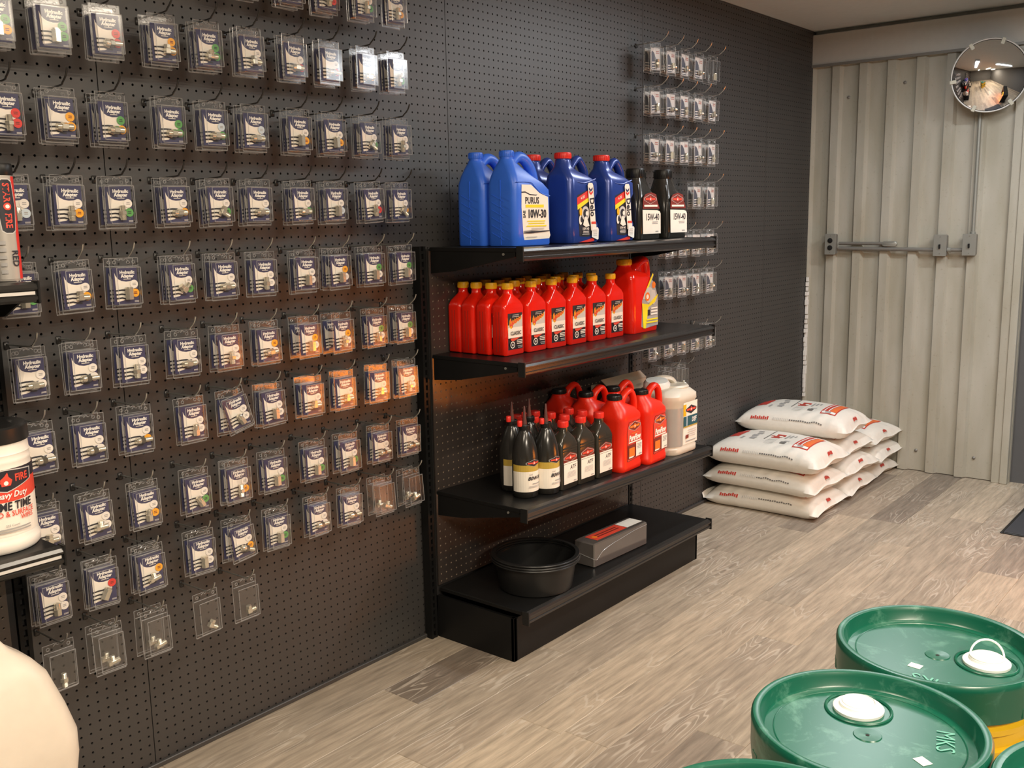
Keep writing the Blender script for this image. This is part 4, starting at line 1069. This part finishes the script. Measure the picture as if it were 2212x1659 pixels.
# ------------------------------------------------------------------ buckets with green lids
def bucket_parts(t, spout_open, sticker, lower=False):
    b = MB().use('bucket_yellow').lathe([(.126, 0), (.130, .004), (.1405, .255), (.1475, .257), (.1480, .268), (.1415, .271), (.1420, .292), (.1490, .294), (.1495, .303), (.1435, .306), (.1440, .340)], 64)
    part('pail', b, t, 40)
    lid = part('lid', MB().use('lid_green').lathe([(.1500, .318), (.1535, .316), (.1545, .330), (.1545, .362), (.1550, .366), (.1545, .3725), (.1520, .3760), (.1475, .3765), (.1430, .3750), (.1405, .3700), (.1385, .3560), (.1360, .3535), (.0, .3535)], 96, cap=False), t, 45)
    if lower: return
    w = T_(0, 0, 0)
    part('spout_well', MB().use('lid_green').lathe([(.047, .3545), (.0465, .3560), (.0445, .3568), (.0425, .3548)], 48, T_(.071, 0, 0), cap=False), lid, 50)
    part('spout_cap', MB().use('cap_white').lathe([(.0345, .3538), (.0350, .3580), (.0330, .3600), (.0265, .3608), (.0262, .3645), (.0245, .3658), (.0215, .3658), (.0205, .3650), (.0, .3652)], 48, T_(.071, 0, 0), cap=False), lid, 40, label='white pull-up spout')
    if spout_open:
        part('pull_ring', MB().use('cap_white').tube([(.071+.024*math.cos(a), .024*math.sin(a), .3660+.018*max(0, math.sin(a))) for a in [PI*2*i/28 for i in range(28)]], .0017, 6, closed=True), lid, 60)
    else:
        part('pull_ring', MB().use('rim_grey').tube([(.071+.0225*math.cos(a), .0225*math.sin(a), .3659) for a in [PI*2*i/28 for i in range(28)]], .0008, 6, closed=True), lid, 60)
    part('centre_boss', MB().use('lid_green').lathe([(.019, .3535), (.018, .3548), (.015, .3546), (.004, .3538)], 32, cap=False), lid, 50)
    part('vent_dimple', MB().use('void').lathe([(.0028, .3538), (.0024, .3541)], 12), lid, 40)
    e = MB().text('MKS', 0, 0, .034, 'lid_letter_light', .0, .9); e.remap(lambda x, y, z: (x, z, .0012-y*.5))  # letters lie flat; their relief highlight is put into the colour
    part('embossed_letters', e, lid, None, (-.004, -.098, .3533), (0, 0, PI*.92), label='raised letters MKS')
    part('moulded_ring', MB().use('lid_green').tube([(.124*math.cos(a), .124*math.sin(a), .3535) for a in [PI*2*i/72 for i in range(72)]], .0011, 5, closed=True), lid, 60)
    s = MB().use('white').box(-.0095, .0095, -.0075, .0075, 0, .0006); part('sticker', s, lid, None, (sticker[0], sticker[1], .3537), (0, 0, sticker[2]), label='small white sticker')
    part('bail_handle', MB().use('wire_zinc').tube(sm([(-.1500, .02, .322), (-.1525, .018, .300), (-.1515, .0, .25), (-.120, -.092, .20), (0, -.1515, .17), (.120, -.092, .20), (.1515, 0, .25), (.1525, .018, .300), (.1500, .02, .322)], 6), .0018, 6), t, 60)
    tabs = MB().use('lid_green')
    for i in range(16):
        a = 2*PI*(i+.5)/16; part('lid_tab', MB().use('lid_green').box(.1515, .1549, -.010, .010, .318, .334, bev=.001), lid, 30, rot=(0, 0, a)) if i % 2 == 0 else None
spots = [('green lidded yellow bucket in front, spout cap toward the shelf', -1.058, -1.868, math.radians(29.5), False, (-.058, -.058, .5)),
         ('green lidded yellow bucket at right with white pull ring raised', -.748, -1.870, math.radians(-78), True, (-.028, -.055, -.3)),
         ('green lidded bucket at the bottom edge, only its rim showing', -1.370, -1.868, 2.2, False, (-.05, -.05, 0)),
         ('green lidded bucket cut by the bottom right corner', -1.060, -2.180, 1.0, False, (-.05, -.05, 0))]
for lab, x, y, rz, op, st in spots:
    lo_ = thing('bucket', 'lower yellow bucket carrying the %s' % {0: 'front bucket', 1: 'right bucket', 2: 'bottom edge bucket', 3: 'corner bucket'}[[s_[0] for s_ in spots].index(lab)], 'bucket', (x, y, 0), rz+.3, 'lower buckets'); bucket_parts(lo_, False, st, True)
    t = thing('bucket', lab, 'bucket', (x, y, .3768), rz, 'green lidded buckets'); bucket_parts(t, op, st)

# ------------------------------------------------------------------ convex mirror
mc = Vector((3.075, -.947, 2.080)); nrm = Vector((-.93, -.34, -.12)).normalized()
t = link('convex_mirror', None, None, mc); tag(t, 'round convex security mirror high on the metal wall', 'mirror')
t.rotation_euler = nrm.to_track_quat('Z', 'Y').to_euler()
r_, hh = .172, .048; rs = (r_*r_+hh*hh)/(2*hh)
pr = [(r_*(1-i/24), 0) for i in range(25)]
pr = [(r, math.sqrt(max(0, rs*rs-r*r))-(rs-hh)) for r, _ in pr]
part('glass', MB().use('mirror').lathe(pr, 72, cap=False), t, 80)
part('rim', MB().use('rim_grey').lathe([(.169, -.008), (.176, -.006), (.1775, .001), (.175, .005), (.170, .004)], 72, cap=False), t, 50)
part('back', MB().use('rim_grey').lathe([(.172, -.006), (.12, -.016), (.0, -.018)], 48, cap=False), t, 50)
for a in (65, 115, 180, 0, 240, 300):
    part('clip', MB().use('clip').box(.150, .182, -.009, .009, .003, .010, bev=.002), t, 30, (0, 0, .002), (0, 0, math.radians(a+8)))
part('mount_arm', MB().use('galv').tube([(0, 0, -.015), (0, 0, -.07)], .010, 10), t, 40)
mp_ = MB().use('galv').box(XB-.024, XB-.019, -.99, -.89, 2.03, 2.13, bev=.001)

# ------------------------------------------------------------------ surface conduit and boxes on the siding
xr = XB-.027
t = thing('conduit_run', 'grey surface conduit joining the outlet and switch boxes', 'conduit', (0, 0, 0))
def pipe(m, a, b, r=.0105): return MB().use(m).tube([a, b], r, 12)
part('pipe', pipe('galv', (xr-.012, -.19, 1.226), (xr-.012, -.72, 1.222)), t, 60)
part('pipe', pipe('galv', (xr-.012, -.76, 1.222), (xr-.012, -.87, 1.222)), t, 60)
part('pipe', pipe('galv', (xr-.012, -.19, 1.254), (xr-.012, -.44, 1.254), .009), t, 60)
part('pipe', pipe('galv_lt', (xr-.012, -.892, 1.30), (xr-.012, -.892, 2.222), .0085), t, 60)
part('pull_fitting', MB().use('galv_lt').loft([(0, .015, .040, .015), (.014, .015, .040, .015), (.017, .012, .036, .012)], 6, T_(xr-.004, -.470, 1.252, ry=-PI/2)), t, 40)
part('connector', MB().use('galv_lt').lathe([(.013, 0), (.013, .018), (.010, .02)], 14, T_(xr-.012, -.892, 1.297)), t, 40)
part('connector', MB().use('galv_lt').lathe([(.013, 0), (.013, .016), (.010, .018)], 14, T_(xr-.012, -.772, 1.222, rx=PI/2)), t, 40)
def ebox(name, label, y, z, w, h, kind):
    t = thing(name, label, 'outlet' if kind == 'o' else 'switch', (xr, y, z), -PI/2)   # local -y faces the room
    part('box', MB().use('galv').box(-w/2, w/2, -.038, .0, -h/2, h/2, bev=.004), t, 30)
    part('cover_plate', MB().use('galv_lt').box(-w/2-.002, w/2+.002, -.041, -.038, -h/2-.002, h/2+.002, bev=.001), t, 30)
    if kind == 'o':
        for dz in (-.020, .020): part('receptacle', MB().use('black_matte').lathe([(.014, 0), (.014, .003), (.011, .004)], 24, T_(0, -.041, dz, rx=PI/2)), t, 40)
    else:
        part('toggle', MB().use('black_matte').box(-.004, .004, -.052, -.041, -.011, .011, bev=.001, T=T_(rx=.12)), t, 30)
    for dz in (-h/2+.010, h/2-.010): part('screw', MB().use('galv').lathe([(.003, 0), (.003, .001)], 8, T_(0, -.041, dz, rx=PI/2)), t)
    return t
ebox('outlet_box', 'grey metal box with two round outlets near the corner', -.150, 1.250, .058, .112, 'o')
ebox('switch_box', 'grey metal switch box in the middle of the conduit', -.740, 1.246, .062, .108, 's')
ebox('switch_box', 'grey metal switch box below the convex mirror', -.884, 1.250, .062, .108, 's')

# ------------------------------------------------------------------ floor mat
t = thing('floor_mat', 'dark rubber edged door mat at the right edge', 'mat', (2.309, -1.298, 0))
part('pad', MB().use('mat_rubber').box(.012, .70, -.90, -.012, .0005, .008, bev=.002), t)
part('border', MB().use('black_matte').box(0, .712, -.012, 0, .0005, .006, bev=.0015).box(0, .012, -.912, -.012, .0005, .006, bev=.0015), t)
